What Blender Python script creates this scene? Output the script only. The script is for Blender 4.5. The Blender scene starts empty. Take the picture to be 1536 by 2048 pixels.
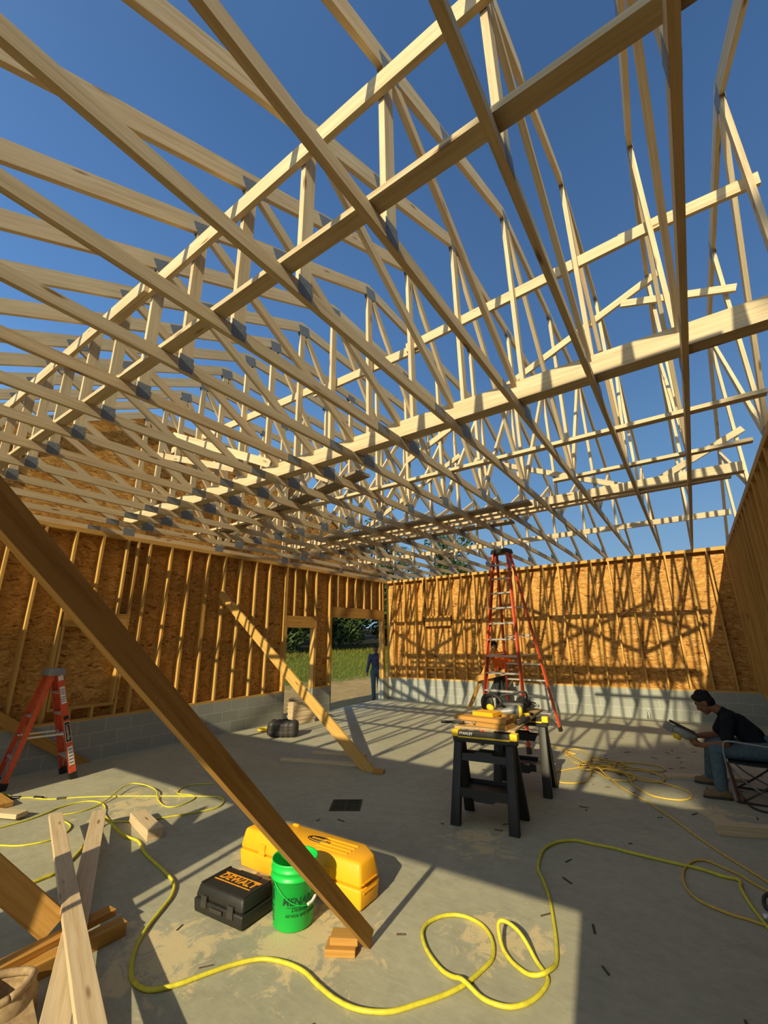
import bpy, bmesh, math, random
from mathutils import Vector, Matrix, Quaternion, noise
random.seed(7)
scene = bpy.context.scene
COL = scene.collection

# ------------------------------------------------------------------ camera, sky, sun, exposure
cam_d = bpy.data.cameras.new('camera'); cam = bpy.data.objects.new('camera', cam_d); COL.objects.link(cam)
YAW, PITCH, ROLL = math.radians(-34.565), math.radians(16.563), math.radians(-0.885)
fw = Vector((math.sin(YAW)*math.cos(PITCH), math.cos(YAW)*math.cos(PITCH), math.sin(PITCH)))
rt = Vector((math.cos(YAW), -math.sin(YAW), 0)); upv = rt.cross(fw)
r2 = rt*math.cos(ROLL)+upv*math.sin(ROLL); u2 = -rt*math.sin(ROLL)+upv*math.cos(ROLL)
cam.matrix_world = Matrix(((r2.x, u2.x, -fw.x, 8.244), (r2.y, u2.y, -fw.y, -12.109), (r2.z, u2.z, -fw.z, 1.7724), (0, 0, 0, 1)))
cam_d.sensor_fit = 'VERTICAL'; cam_d.sensor_height = 36.0; cam_d.lens = 861.19*36/2048
cam_d.clip_start = 0.05; cam_d.clip_end = 500
scene.camera = cam
SUN = Vector((-0.31, 1.89, -1.0)).normalized()
sun_d = bpy.data.lights.new('sun', 'SUN'); sun = bpy.data.objects.new('sun', sun_d); COL.objects.link(sun)
sun_d.energy = 6.0; sun_d.angle = math.radians(0.55); sun_d.color = (1.0, 0.86, 0.56)
sun.rotation_euler = SUN.to_track_quat('-Z', 'Y').to_euler(); sun.location = (12, -25, 16)
w = bpy.data.worlds.new('sky'); scene.world = w; w.use_nodes = True
nt = w.node_tree; nt.nodes.clear()
tc = nt.nodes.new('ShaderNodeTexCoord'); sp = nt.nodes.new('ShaderNodeSeparateXYZ')
rp = nt.nodes.new('ShaderNodeValToRGB'); bg = nt.nodes.new('ShaderNodeBackground'); ow = nt.nodes.new('ShaderNodeOutputWorld')
nt.links.new(tc.outputs['Generated'], sp.inputs[0]); nt.links.new(sp.outputs[2], rp.inputs[0])

def wm(op, a, b, c=None):
    n = nt.nodes.new('ShaderNodeVectorMath'); n.operation = op
    for i, v in enumerate((a, b, c)):
        if v is None: continue
        if isinstance(v, bpy.types.NodeSocket): nt.links.new(v, n.inputs[i])
        else: n.inputs[i].default_value = v
    return n
def wmath(op, a, b=0.0):
    n = nt.nodes.new('ShaderNodeMath'); n.operation = op
    for i, v in enumerate((a, b)):
        if isinstance(v, bpy.types.NodeSocket): nt.links.new(v, n.inputs[i])
        else: n.inputs[i].default_value = v
    return n.outputs[0]
# the sky is paler toward the west (left) and glows around the sun, behind the viewer
side = wm('DOT_PRODUCT', tc.outputs['Generated'], (-0.85, -0.5, 0.0)).outputs['Value']
gain = wmath('MULTIPLY_ADD', wmath('MAXIMUM', side, -0.2), 0.55); gain.node.inputs[2].default_value = 1.0
tint = wm('MULTIPLY', rp.outputs[0], (1, 1, 1)); scl = nt.nodes.new('ShaderNodeVectorMath'); scl.operation = 'SCALE'
nt.links.new(tint.outputs[0], scl.inputs[0]); nt.links.new(gain, scl.inputs[3])
gl = wmath('POWER', wmath('MAXIMUM', wm('DOT_PRODUCT', tc.outputs['Generated'], tuple(-SUN)).outputs['Value'], 0.0), 3.0)
gv = nt.nodes.new('ShaderNodeVectorMath'); gv.operation = 'SCALE'; gv.inputs[0].default_value = (0.80, 0.80, 0.62); nt.links.new(gl, gv.inputs[3])
tot = wm('ADD', scl.outputs[0], gv.outputs[0])
nt.links.new(tot.outputs[0], bg.inputs[0]); nt.links.new(bg.outputs[0], ow.inputs[0])
cr = rp.color_ramp
SKY = [(0.0, (0.34, 0.52, 0.70)), (0.12, (0.26, 0.46, 0.68)), (0.30, (0.155, 0.33, 0.60)), (0.55, (0.085, 0.20, 0.43)), (0.85, (0.055, 0.135, 0.31))]
cr.elements[0].position, cr.elements[0].color = SKY[0][0], SKY[0][1]+(1,)
cr.elements[1].position, cr.elements[1].color = SKY[-1][0], SKY[-1][1]+(1,)
for p, c in SKY[1:-1]:
    e = cr.elements.new(p); e.color = c+(1,)
bg.inputs[1].default_value = 1.0
scene.view_settings.view_transform = 'Standard'; scene.view_settings.look = 'None'
scene.view_settings.exposure = 0.0; scene.view_settings.gamma = 1.0; scene.view_settings.use_curve_mapping = False

# ------------------------------------------------------------------ materials
class NT:
    def __init__(s, name, rough=0.75, spec=0.3, metal=0.0):
        s.m = bpy.data.materials.new(name); s.m.use_nodes = True; s.t = s.m.node_tree
        s.b = s.t.nodes['Principled BSDF']; s.b.inputs['Roughness'].default_value = rough
        s.b.inputs['Specular IOR Level'].default_value = spec; s.b.inputs['Metallic'].default_value = metal
    def n(s, typ, **kw):
        nd = s.t.nodes.new(typ)
        for k, v in kw.items():
            if k in nd.inputs: nd.inputs[k].default_value = v
            else: setattr(nd, k, v)
        return nd
    def l(s, a, b): s.t.links.new(a, b)
    def ramp(s, fac, stops):
        r = s.n('ShaderNodeValToRGB'); e = r.color_ramp.elements
        e[0].position, e[0].color = stops[0][0], tuple(stops[0][1])+(1,)
        e[1].position, e[1].color = stops[-1][0], tuple(stops[-1][1])+(1,)
        for p, c in stops[1:-1]:
            x = e.new(p); x.color = tuple(c)+(1,)
        s.l(fac, r.inputs[0]); return r.outputs[0]
    def mix(s, fac, a, b, mode='MIX'):
        m = s.n('ShaderNodeMix', data_type='RGBA', blend_type=mode)
        for inp, v in ((m.inputs[0], fac), (m.inputs[6], a), (m.inputs[7], b)):
            if hasattr(v, 'links') or isinstance(v, bpy.types.NodeSocket): s.l(v, inp)
            elif isinstance(v, (int, float)): inp.default_value = v
            else: inp.default_value = tuple(v)+(1,)
        return m.outputs[2]
    def coord(s, scale=(1, 1, 1), rnd=False, kind='Object'):
        t = s.n('ShaderNodeTexCoord'); o = t.outputs[kind]
        if rnd:
            oi = s.n('ShaderNodeObjectInfo'); mu = s.n('ShaderNodeVectorMath', operation='SCALE')
            cb = s.n('ShaderNodeCombineXYZ'); s.l(oi.outputs['Random'], cb.inputs[0]); s.l(oi.outputs['Random'], cb.inputs[1])
            s.l(cb.outputs[0], mu.inputs[0]); mu.inputs[3].default_value = 37.0
            ad = s.n('ShaderNodeVectorMath', operation='ADD'); s.l(o, ad.inputs[0]); s.l(mu.outputs[0], ad.inputs[1]); o = ad.outputs[0]
        mp = s.n('ShaderNodeMapping'); mp.inputs[3].default_value = scale; s.l(o, mp.inputs[0]); return mp.outputs[0]
    def noise(s, vec, scale, detail=4, rough=0.6, dist=0.0):
        n = s.n('ShaderNodeTexNoise'); n.inputs['Scale'].default_value = scale; n.inputs['Detail'].default_value = detail
        n.inputs['Roughness'].default_value = rough; n.inputs['Distortion'].default_value = dist
        s.l(vec, n.inputs['Vector']); return n.outputs['Fac']
    def bump(s, h, strength=0.3, dist=0.01):
        b = s.n('ShaderNodeBump'); b.inputs['Strength'].default_value = strength; b.inputs['Distance'].default_value = dist
        s.l(h, b.inputs['Height']); s.l(b.outputs[0], s.b.inputs['Normal'])
    def out(s, c): s.l(c, s.b.inputs['Base Color']); return s.m

def M_plain(name, c, rough=0.6, spec=0.3, metal=0.0, var=0.12, sc=14):
    k = NT(name, rough, spec, metal)
    f = k.noise(k.coord(), sc, 4)
    lo = tuple(max(0, x*(1-var)) for x in c); hi = tuple(min(1, x*(1+var)) for x in c)
    return k.out(k.ramp(f, [(0.3, lo), (0.7, hi)]))

def M_wood(name, light, mid, dark, knots=True, var=0.35):
    k = NT(name, 0.72, 0.25)
    g = k.noise(k.coord((0.9, 22, 22), True), 1.6, 5, 0.6, 0.4)
    c = k.ramp(g, [(0.25, dark), (0.48, mid), (0.75, light)])
    fine = k.noise(k.coord((4, 120, 120), True), 1.0, 3, 0.5)
    c = k.mix(0.35, c, k.ramp(fine, [(0.3, (0.62, 0.6, 0.56)), (0.7, (1, 1, 1))]), 'MULTIPLY')
    if knots:
        v = k.n('ShaderNodeTexVoronoi'); v.inputs['Scale'].default_value = 1.0; v.inputs['Randomness'].default_value = 1.0
        k.l(k.coord((1.6, 8.5, 8.5), True), v.inputs['Vector'])
        kn = k.ramp(v.outputs['Distance'], [(0.06, (0.30, 0.17, 0.08)), (0.13, (1, 1, 1))])
        c = k.mix(0.85, c, kn, 'MULTIPLY')
    oi = k.n('ShaderNodeObjectInfo')
    c = k.mix(var, c, k.ramp(oi.outputs['Random'], [(0, (0.62, 0.58, 0.52)), (0.5, (1, 0.97, 0.92)), (1, (1.0, 0.80, 0.62))]), 'MULTIPLY')
    k.bump(fine, 0.15, 0.002)
    return k.out(c)

PINE = M_wood('pine_lumber', (0.70, 0.59, 0.395), (0.61, 0.49, 0.305), (0.48, 0.36, 0.205))
STUD = M_wood('stud_lumber', (0.68, 0.44, 0.14), (0.58, 0.34, 0.085), (0.42, 0.225, 0.05))
PLANK = M_wood('amber_plank', (0.56, 0.32, 0.085), (0.48, 0.25, 0.055), (0.34, 0.16, 0.03), var=0.15)
PALE = M_wood('pale_lumber', (0.66, 0.54, 0.35), (0.58, 0.45, 0.27), (0.47, 0.34, 0.18), var=0.15)
GREYW = M_wood('weathered_plank', (0.36, 0.30, 0.22), (0.28, 0.23, 0.165), (0.19, 0.15, 0.10))
PLY = M_wood('plywood', (0.52, 0.37, 0.18), (0.45, 0.30, 0.14), (0.36, 0.22, 0.09), False, 0.05)

def M_osb(name, light, mid, dark):
    k = NT(name, 0.7, 0.25)
    base = k.coord()
    nz = k.n('ShaderNodeTexNoise'); nz.inputs['Scale'].default_value = 5.0; k.l(base, nz.inputs['Vector'])
    ad = k.n('ShaderNodeVectorMath', operation='MULTIPLY_ADD'); k.l(nz.outputs['Color'], ad.inputs[0]); ad.inputs[1].default_value = (0.16, 0.16, 0.16); k.l(base, ad.inputs[2])
    mp = k.n('ShaderNodeMapping'); mp.inputs[3].default_value = (10, 10, 30); k.l(ad.outputs[0], mp.inputs[0])
    v = k.n('ShaderNodeTexVoronoi'); v.inputs['Scale'].default_value = 1.0; k.l(mp.outputs[0], v.inputs['Vector'])
    hs = k.n('ShaderNodeSeparateColor'); k.l(v.outputs['Color'], hs.inputs[0])
    c = k.ramp(hs.outputs[0], [(0.0, dark), (0.08, mid), (0.45, mid), (1.0, light)])
    big = k.noise(base, 1.3, 3)
    c = k.mix(0.5, c, k.ramp(big, [(0.3, (0.75, 0.7, 0.65)), (0.7, (1, 1, 1))]), 'MULTIPLY')
    edge = k.ramp(v.outputs['Distance'], [(0.0, (1, 1, 1)), (0.7, (0.62, 0.52, 0.42))])
    c = k.mix(0.6, c, edge, 'MULTIPLY')
    ve = k.n('ShaderNodeTexVoronoi', feature='DISTANCE_TO_EDGE'); ve.inputs['Scale'].default_value = 1.0
    mp2 = k.n('ShaderNodeMapping'); mp2.inputs[3].default_value = (8, 8, 34); mp2.inputs[1].default_value = (3.1, 1.7, 5.3); k.l(ad.outputs[0], mp2.inputs[0]); k.l(mp2.outputs[0], ve.inputs['Vector'])
    brk = k.noise(base, 11, 3)
    el = k.ramp(ve.outputs['Distance'], [(0.01, (0.30, 0.18, 0.09)), (0.075, (1, 1, 1))])
    c = k.mix(k.ramp(brk, [(0.40, (0, 0, 0)), (0.55, (0.9, 0.9, 0.9))]), c, k.mix(1.0, c, el, 'MULTIPLY'))
    k.bump(hs.outputs[1], 0.25, 0.004)
    return k.out(c)
OSB = M_osb('osb_sheathing', (0.78, 0.48, 0.155), (0.60, 0.315, 0.066), (0.24, 0.09, 0.014))

def M_concrete():
    k = NT('concrete_slab', 0.68, 0.35)
    c0 = k.coord()
    a = k.noise(c0, 0.8, 6, 0.65, 0.6); b = k.noise(c0, 9, 6, 0.7); d = k.noise(k.coord((6, 30, 6)), 1.0, 5, 0.7, 1.2)
    c = k.ramp(a, [(0.3, (0.335, 0.322, 0.226)), (0.55, (0.40, 0.382, 0.267)), (0.75, (0.45, 0.427, 0.297))])
    c = k.mix(0.55, c, k.ramp(b, [(0.3, (0.72, 0.72, 0.70)), (0.65, (1, 1, 1))]), 'MULTIPLY')
    c = k.mix(0.4, c, k.ramp(d, [(0.35, (0.74, 0.74, 0.72)), (0.6, (1, 1, 1))]), 'MULTIPLY')
    # drifts of sawdust around the cutting spots
    tcd = k.n('ShaderNodeNewGeometry')
    tot = None
    for cx, cy, r in ((5.95, -9.65, 0.75), (5.3, -10.15, 0.7), (5.0, -9.2, 0.6), (6.3, -7.8, 0.55), (2.6, -9.0, 0.8), (6.9, -9.0, 0.5), (8.1, -6.0, 0.5)):
        vm = k.n('ShaderNodeVectorMath', operation='DISTANCE'); k.l(tcd.outputs['Position'], vm.inputs[0]); vm.inputs[1].default_value = (cx, cy, 0)
        mr = k.n('ShaderNodeMapRange'); mr.inputs[1].default_value = 0; mr.inputs[2].default_value = r; mr.inputs[3].default_value = 1; mr.inputs[4].default_value = 0
        k.l(vm.outputs['Value'], mr.inputs[0])
        if tot is None: tot = mr.outputs[0]
        else:
            mx = k.n('ShaderNodeMath', operation='MAXIMUM'); k.l(tot, mx.inputs[0]); k.l(mr.outputs[0], mx.inputs[1]); tot = mx.outputs[0]
    sn = k.noise(k.coord((1, 1, 1)), 5.5, 7, 0.72, 0.8)
    su = k.n('ShaderNodeMath', operation='MULTIPLY_ADD'); k.l(tot, su.inputs[0]); su.inputs[1].default_value = 0.26; k.l(sn, su.inputs[2])
    mask = k.ramp(su.outputs[0], [(0.64, (0, 0, 0)), (0.72, (1, 1, 1))])
    fine = k.noise(c0, 120, 3)
    dust = k.ramp(fine, [(0.3, (0.52, 0.40, 0.20)), (0.7, (0.70, 0.58, 0.33))])
    sm = k.n('ShaderNodeMath', operation='MULTIPLY'); k.l(mask, sm.inputs[0]); sm.inputs[1].default_value = 0.8
    c = k.mix(sm.outputs[0], c, dust)
    k.bump(b, 0.12, 0.01)
    return k.out(c)
CONC = M_concrete()

def M_block():
    k = NT('concrete_block', 0.9, 0.2)
    t = k.n('ShaderNodeTexCoord'); s = k.n('ShaderNodeSeparateXYZ'); k.l(t.outputs['Object'], s.inputs[0])
    ad = k.n('ShaderNodeMath', operation='ADD'); k.l(s.outputs[0], ad.inputs[0]); k.l(s.outputs[1], ad.inputs[1])
    cb = k.n('ShaderNodeCombineXYZ'); k.l(ad.outputs[0], cb.inputs[0]); k.l(s.outputs[2], cb.inputs[1])
    b = k.n('ShaderNodeTexBrick'); k.l(cb.outputs[0], b.inputs['Vector'])
    b.inputs['Scale'].default_value = 1.0; b.inputs['Brick Width'].default_value = 0.4064; b.inputs['Row Height'].default_value = 0.2033
    b.inputs['Mortar Size'].default_value = 0.0055; b.inputs['Mortar Smooth'].default_value = 0.2; b.inputs['Bias'].default_value = 0.0
    b.inputs['Color1'].default_value = (0.30, 0.31, 0.265, 1); b.inputs['Color2'].default_value = (0.355, 0.36, 0.31, 1)
    b.inputs['Mortar'].default_value = (0.48, 0.47, 0.41, 1)
    n = k.noise(k.coord(), 45, 5, 0.7)
    c = k.mix(0.5, b.outputs['Color'], k.ramp(n, [(0.3, (0.72, 0.72, 0.72)), (0.7, (1, 1, 1))]), 'MULTIPLY')
    k.bump(n, 0.3, 0.004)
    return k.out(c)
BLOCK = M_block()
STEEL = M_plain('galvanised_steel', (0.20, 0.215, 0.225), 0.6, 0.4, 0.3, 0.25, 60)
ALU = M_plain('aluminium', (0.62, 0.62, 0.58), 0.4, 0.5, 0.6, 0.1)
RED = M_plain('red_fibreglass', (0.62, 0.085, 0.03), 0.5, 0.4)
BLK = M_plain('black_plastic', (0.018, 0.017, 0.014), 0.5, 0.4)
BLK2 = M_plain('charcoal_plastic', (0.035, 0.032, 0.026), 0.55, 0.4, 0, 0.3)
YEL = M_plain('yellow_plastic', (0.80, 0.55, 0.02), 0.5, 0.4)
AMB = M_plain('amber_plastic', (0.85, 0.40, 0.012), 0.45, 0.4, 0, 0.06, 4)
GRN = M_plain('green_plastic', (0.008, 0.50, 0.065), 0.4, 0.45, 0, 0.05, 3)
DGRN = M_plain('dark_green_print', (0.01, 0.06, 0.02), 0.5, 0.3)
WHT = M_plain('white_plastic', (0.75, 0.73, 0.66), 0.5, 0.3)
HOSE = M_plain('yellow_green_hose', (0.56, 0.50, 0.035), 0.5, 0.4, 0, 0.15, 30)
CORD = M_plain('golden_cord', (0.62, 0.40, 0.06), 0.55, 0.35, 0, 0.12, 30)
ORN = M_plain('orange_label', (0.75, 0.30, 0.02), 0.5, 0.3)
ORNC = M_plain('orange_cloth', (0.80, 0.13, 0.015), 0.85, 0.1, 0, 0.15)
NAVY = M_plain('navy_cloth', (0.055, 0.068, 0.115), 0.9, 0.1, 0, 0.2)
CHAR = M_plain('charcoal_cloth', (0.014, 0.016, 0.019), 0.9, 0.1, 0, 0.2)
DENIM = M_plain('denim', (0.085, 0.125, 0.145), 0.9, 0.1, 0, 0.25, 40)
DKDEN = M_plain('dark_trousers', (0.03, 0.035, 0.035), 0.9, 0.1, 0, 0.2)
SKIN = M_plain('skin', (0.22, 0.098, 0.048), 0.6, 0.3, 0, 0.08)
HAIR = M_plain('black_hair', (0.010, 0.008, 0.007), 0.7, 0.3, 0, 0.3, 60)
BOOT = M_plain('tan_boot', (0.20, 0.135, 0.07), 0.85, 0.15, 0, 0.2)
LEATHER = M_plain('suede', (0.34, 0.235, 0.125), 0.95, 0.1, 0, 0.25, 30)
GREYP = M_plain('grey_metal', (0.26, 0.26, 0.24), 0.45, 0.5, 0.3)
DIRT = M_plain('dirt', (0.40, 0.285, 0.13), 0.95, 0.1, 0, 0.35, 3)
GRASSM = M_plain('grass', (0.15, 0.15, 0.022), 0.9, 0.15, 0, 0.35, 5)
BARK = M_plain('bark', (0.10, 0.075, 0.05), 0.95, 0.1, 0, 0.3)
LEAF = M_plain('leaf', (0.045, 0.075, 0.018), 0.7, 0.3, 0, 0.45, 3)
GRATE = M_plain('drain_grate', (0.030, 0.036, 0.018), 0.6, 0.4, 0.2, 0.3)

# ------------------------------------------------------------------ mesh helpers
def link(name, me, mat=None, parent=None, smooth=False):
    o = bpy.data.objects.new(name, me); COL.objects.link(o)
    if mat: me.materials.append(mat)
    if smooth:
        for p in me.polygons: p.use_smooth = True
    if parent: o.parent = parent
    return o
def tag(o, label=None, cat=None, group=None, kind=None):
    if label: o['label'] = label
    if cat: o['category'] = cat
    if group: o['group'] = group
    if kind: o['kind'] = kind
    return o
def thing(name, label, cat, loc=(0, 0, 0), rz=0.0, group=None, kind=None):
    o = bpy.data.objects.new(name, None); COL.objects.link(o); o.location = loc; o.rotation_euler = (0, 0, rz)
    o.empty_display_size = 0.1
    return tag(o, label, cat, group, kind)
def dup_tree(o, parent=None):
    c = o.copy(); COL.objects.link(c)
    if parent: c.parent = parent
    for ch in list(o.children): dup_tree(ch, c)
    return c
def frame(x, up=(0, 0, 1)):
    x = Vector(x).normalized(); up = Vector(up)
    if abs(x.dot(up.normalized())) > 0.98: up = Vector((0, 1, 0)) if abs(x.z) > 0.9 else Vector((0, 0, 1))
    y = up.cross(x).normalized(); z = x.cross(y)
    return Matrix((x, y, z)).transposed()
def place(name, vs, fs, org, R, mat, parent=None, smooth=False, bevel=0.0):
    """mesh given in outer coordinates, stored in the frame (org, R)"""
    Ri = R.transposed(); org = Vector(org)
    me = bpy.data.meshes.new(name); me.from_pydata([Ri @ (Vector(v)-org) for v in vs], [], fs)
    if bevel or True:
        bm = bmesh.new(); bm.from_mesh(me); bmesh.ops.recalc_face_normals(bm, faces=bm.faces)
        if bevel: bmesh.ops.bevel(bm, geom=bm.edges, offset=bevel, segments=2, affect='EDGES', profile=0.5)
        bm.to_mesh(me); bm.free()
    o = link(name, me, mat, parent, smooth)
    o.matrix_local = R.to_4x4(); o.location = org
    return o
BOXF = [(0, 1, 3, 2), (4, 6, 7, 5), (0, 4, 5, 1), (2, 3, 7, 6), (0, 2, 6, 4), (1, 5, 7, 3)]
def beam(name, p0, p1, w, h, mat, parent=None, up=(0, 0, 1), bevel=0.0):
    """box from p0 to p1, local X along it, w across, h along up"""
    p0, p1 = Vector(p0), Vector(p1); R = frame(p1-p0, up); x, y, z = R.col[0], R.col[1], R.col[2]
    vs = [b + y*(sy*w/2) + z*(sz*h/2) for b in (p0, p1) for sy in (-1, 1) for sz in (-1, 1)]
    return place(name, vs, BOXF, (p0+p1)/2, R, mat, parent, False, bevel)
def box(name, lo, hi, mat, parent=None, bevel=0.0, axis=None):
    vs = [Vector((x, y, z)) for x in (lo[0], hi[0]) for y in (lo[1], hi[1]) for z in (lo[2], hi[2])]
    d = [hi[i]-lo[i] for i in range(3)]
    if axis is None: R = Matrix.Identity(3)
    else: R = frame(((1, 0, 0), (0, 1, 0), (0, 0, 1))[axis])
    return place(name, vs, BOXF, [(lo[i]+hi[i])/2 for i in range(3)], R, mat, parent, False, bevel)
def prism(name, poly, thick, mat, parent=None, axis=None, bevel=0.0):
    """polygon of 3D points swept by +-thick/2"""
    poly = [Vector(p) for p in poly]; th = Vector(thick)/2; n = len(poly)
    vs = [p-th for p in poly]+[p+th for p in poly]
    fs = [tuple(range(n-1, -1, -1)), tuple(range(n, 2*n))]+[(i, (i+1) % n, n+(i+1) % n, n+i) for i in range(n)]
    org = sum(poly, Vector())/n
    R = frame(axis) if axis is not None else Matrix.Identity(3)
    return place(name, vs, fs, org, R, mat, parent, False, bevel)
def boxes(name, lst, mat, parent=None):
    """several boxes in ONE mesh (one part)"""
    vs, fs = [], []
    for lo, hi in lst:
        b = len(vs); vs += [(x, y, z) for x in (lo[0], hi[0]) for y in (lo[1], hi[1]) for z in (lo[2], hi[2])]
        fs += [tuple(b+i for i in f) for f in BOXF]
    return place(name, vs, fs, (0, 0, 0), Matrix.Identity(3), mat, parent)
def smooth_path(pts, sub=6, closed=False):
    pts = [Vector(p) for p in pts]; out = []
    n = len(pts)
    for i in range(n-1):
        p0 = pts[max(i-1, 0)]; p1 = pts[i]; p2 = pts[i+1]; p3 = pts[min(i+2, n-1)]
        for j in range(sub):
            t = j/sub
            out.append(0.5*((2*p1)+(p2-p0)*t+(2*p0-5*p1+4*p2-p3)*t*t+(3*p1-p0-3*p2+p3)*t**3))
    out.append(pts[-1]); return out
def tube_data(pts, r, seg=10, rf=None):
    vs, fs = [], []; n = len(pts); prev = None
    for i, p in enumerate(pts):
        d = (pts[min(i+1, n-1)]-pts[max(i-1, 0)])
        d = d.normalized() if d.length > 1e-9 else Vector((1, 0, 0))
        if prev is None:
            a = Vector((0, 0, 1)) if abs(d.z) < 0.9 else Vector((1, 0, 0)); u = a.cross(d).normalized()
        else:
            u = (prev-d*prev.dot(d)); u = u.normalized() if u.length > 1e-6 else Vector((0, 0, 1)).cross(d).normalized()
        prev = u; v = d.cross(u); rr = r if rf is None else rf(i/(n-1))
        vs += [p+u*(rr*math.cos(2*math.pi*k/seg))+v*(rr*math.sin(2*math.pi*k/seg)) for k in range(seg)]
    for i in range(n-1):
        for k in range(seg):
            a, b = i*seg+k, i*seg+(k+1) % seg; fs.append((a, b, b+seg, a+seg))
    fs.append(tuple(range(seg-1, -1, -1))); fs.append(tuple((n-1)*seg+k for k in range(seg)))
    return vs, fs
def tube(name, pts, r, mat, parent=None, seg=10, sub=6, org=None, rf=None):
    pp = smooth_path(pts, sub) if sub > 1 else [Vector(p) for p in pts]
    vs, fs = tube_data(pp, r, seg, rf)
    return place(name, vs, fs, org if org is not None else pp[0], Matrix.Identity(3), mat, parent, True)
def lathe(name, prof, mat, parent=None, seg=48, org=(0, 0, 0), axis=(0, 0, 1), smooth=True):
    R = Vector(axis).normalized().to_track_quat('Z', 'Y').to_matrix(); vs, fs = [], []
    for r, z in prof: vs += [(r*math.cos(2*math.pi*k/seg), r*math.sin(2*math.pi*k/seg), z) for k in range(seg)]
    for i in range(len(prof)-1):
        for k in range(seg):
            a, b = i*seg+k, i*seg+(k+1) % seg; fs.append((a, b, b+seg, a+seg))
    fs.append(tuple(range(seg-1, -1, -1))); fs.append(tuple((len(prof)-1)*seg+k for k in range(seg)))
    me = bpy.data.meshes.new(name); me.from_pydata(vs, [], fs)
    o = link(name, me, mat, parent, smooth); o.matrix_local = R.to_4x4(); o.location = org
    return o
def eval_mesh(o):
    dg = bpy.context.evaluated_depsgraph_get(); dg.update()
    return bpy.data.meshes.new_from_object(o.evaluated_get(dg))
def text_mesh(txt, size, depth=0.001, shear=0.0, sx=1.0, bold=0.0):
    cu = bpy.data.curves.new('lettering', 'FONT'); cu.body = txt; cu.size = size; cu.extrude = depth; cu.align_x = 'CENTER'; cu.align_y = 'CENTER'
    cu.shear = shear; cu.offset = bold; cu.resolution_u = 3
    o = bpy.data.objects.new('lettering', cu); COL.objects.link(o); o.scale = (1, 1, 1)
    me = eval_mesh(o); bpy.data.objects.remove(o)
    for v in me.vertices: v.co.x *= sx
    return me
def text(name, txt, size, org, xdir, ydir, mat, parent, depth=0.001, shear=0.0, sx=1.0, bold=0.0):
    me = text_mesh(txt, size, depth, shear, sx, bold)
    x = Vector(xdir).normalized(); z = x.cross(Vector(ydir)).normalized(); y = z.cross(x)
    o = link(name, me, mat, parent); o.matrix_local = Matrix((x, y, z)).transposed().to_4x4(); o.location = org
    return o
# ------------------------------------------------------------------ the setting: slab, ground, framed walls
H, HB, XR, YF = 3.68, 0.61, 9.144, -13.0          # wall height, block height, right wall face, front wall outer face
SP, PH = 0.4064, 0.038
f = box('floor', (-0.2, YF-0.1, -0.2), (XR+0.2, 0.2, 0.0), CONC); tag(f, kind='structure')

def stud(parent, axis_y, pos, z0, z1, near, far, name='stud', mat=STUD):
    """upright 2x6: axis_y -> the wall runs along Y at x in [near, far], else along X"""
    c = (near+far)/2
    if axis_y: beam(name, (c, pos, z0), (c, pos, z1), 0.038, abs(far-near), mat, parent, up=(1, 0, 0))
    else: beam(name, (pos, c, z0), (pos, c, z1), 0.038, abs(far-near), mat, parent, up=(0, 1, 0))
def wall(name, axis_y, a0, a1, near, far, openings, studs, headers, extra_king, sills=(), block_face=0.0):
    """framed wall on a block curb. openings: (a, b, top) cut right down to the slab."""
    root = thing(name, None, None, kind='structure')
    s = 1 if far > near else -1
    def bx(nm, a, b, c0, c1, z0, z1, mat, ax=None):
        lo, hi = (min(c0, c1), max(c0, c1))
        if axis_y: return box(nm, (lo, a, z0), (hi, b, z1), mat, root, axis=1 if ax is None else ax)
        return box(nm, (a, lo, z0), (b, hi, z1), mat, root, axis=0 if ax is None else ax)
    cuts = sorted(openings); spans = []; p = a0
    for (u, v, t) in cuts: spans.append((p, u)); p = v
    spans.append((p, a1))
    lst = []; osb = []
    for u, v in spans:
        if v-u < 0.05: continue
        c0, c1 = sorted((near+block_face*(-s), near+s*0.195))
        lst.append(((c0, u, 0), (c1, v, HB)) if axis_y else ((u, c0, 0), (v, c1, HB)))
        bx('sill_plate', u, v, near, far, HB, HB+PH, STUD)
    boxes('block_curb', lst, BLOCK, root)
    sh0, sh1 = sorted((far, far+s*0.012))
    for u, v in spans: osb.append((u, v, HB, H-0.005))
    for u, v, t in cuts: osb.append((u, v, t, H-0.005))
    boxes('sheathing', [((sh0, u, z0), (sh1, v, z1)) if axis_y else ((u, sh0, z0), (v, sh1, z1)) for u, v, z0, z1 in osb], OSB, root)
    bx('top_plate', a0, a1, near, far, H-2*PH, H-PH, STUD); bx('top_plate', a0, a1, near, far, H-PH, H, STUD)
    zt = H-2*PH
    for p in studs:
        z0 = HB+PH; z1 = zt; hit = None
        for (u, v, t, hh) in headers:
            if u-0.01 < p < v+0.01: hit = (u, v, t, hh)
        if hit: stud(root, axis_y, p, hit[2]+hit[3], zt, near, far, 'cripple_stud')
        else: stud(root, axis_y, p, HB+PH, zt, near, far)
    for (u, v, t, hh) in headers: bx('header', u-0.038, v+0.038, near, far, t, t+hh, PLANK)
    for p, lo, hi in extra_king: stud(root, axis_y, p, lo, hi, near, far, 'trimmer_stud')
    for (u, v, z) in sills:
        bx('window_sill', u, v, near, far, z-PH, z, STUD)
        n = max(1, int((v-u)/0.42))
        for i in range(n): stud(root, axis_y, u+(i+1)*(v-u)/(n+1), HB+PH, z-PH, near, far, 'cripple_stud')
    return root
def fix(y): return -12.109+(y+12.109)*1.0173
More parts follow.
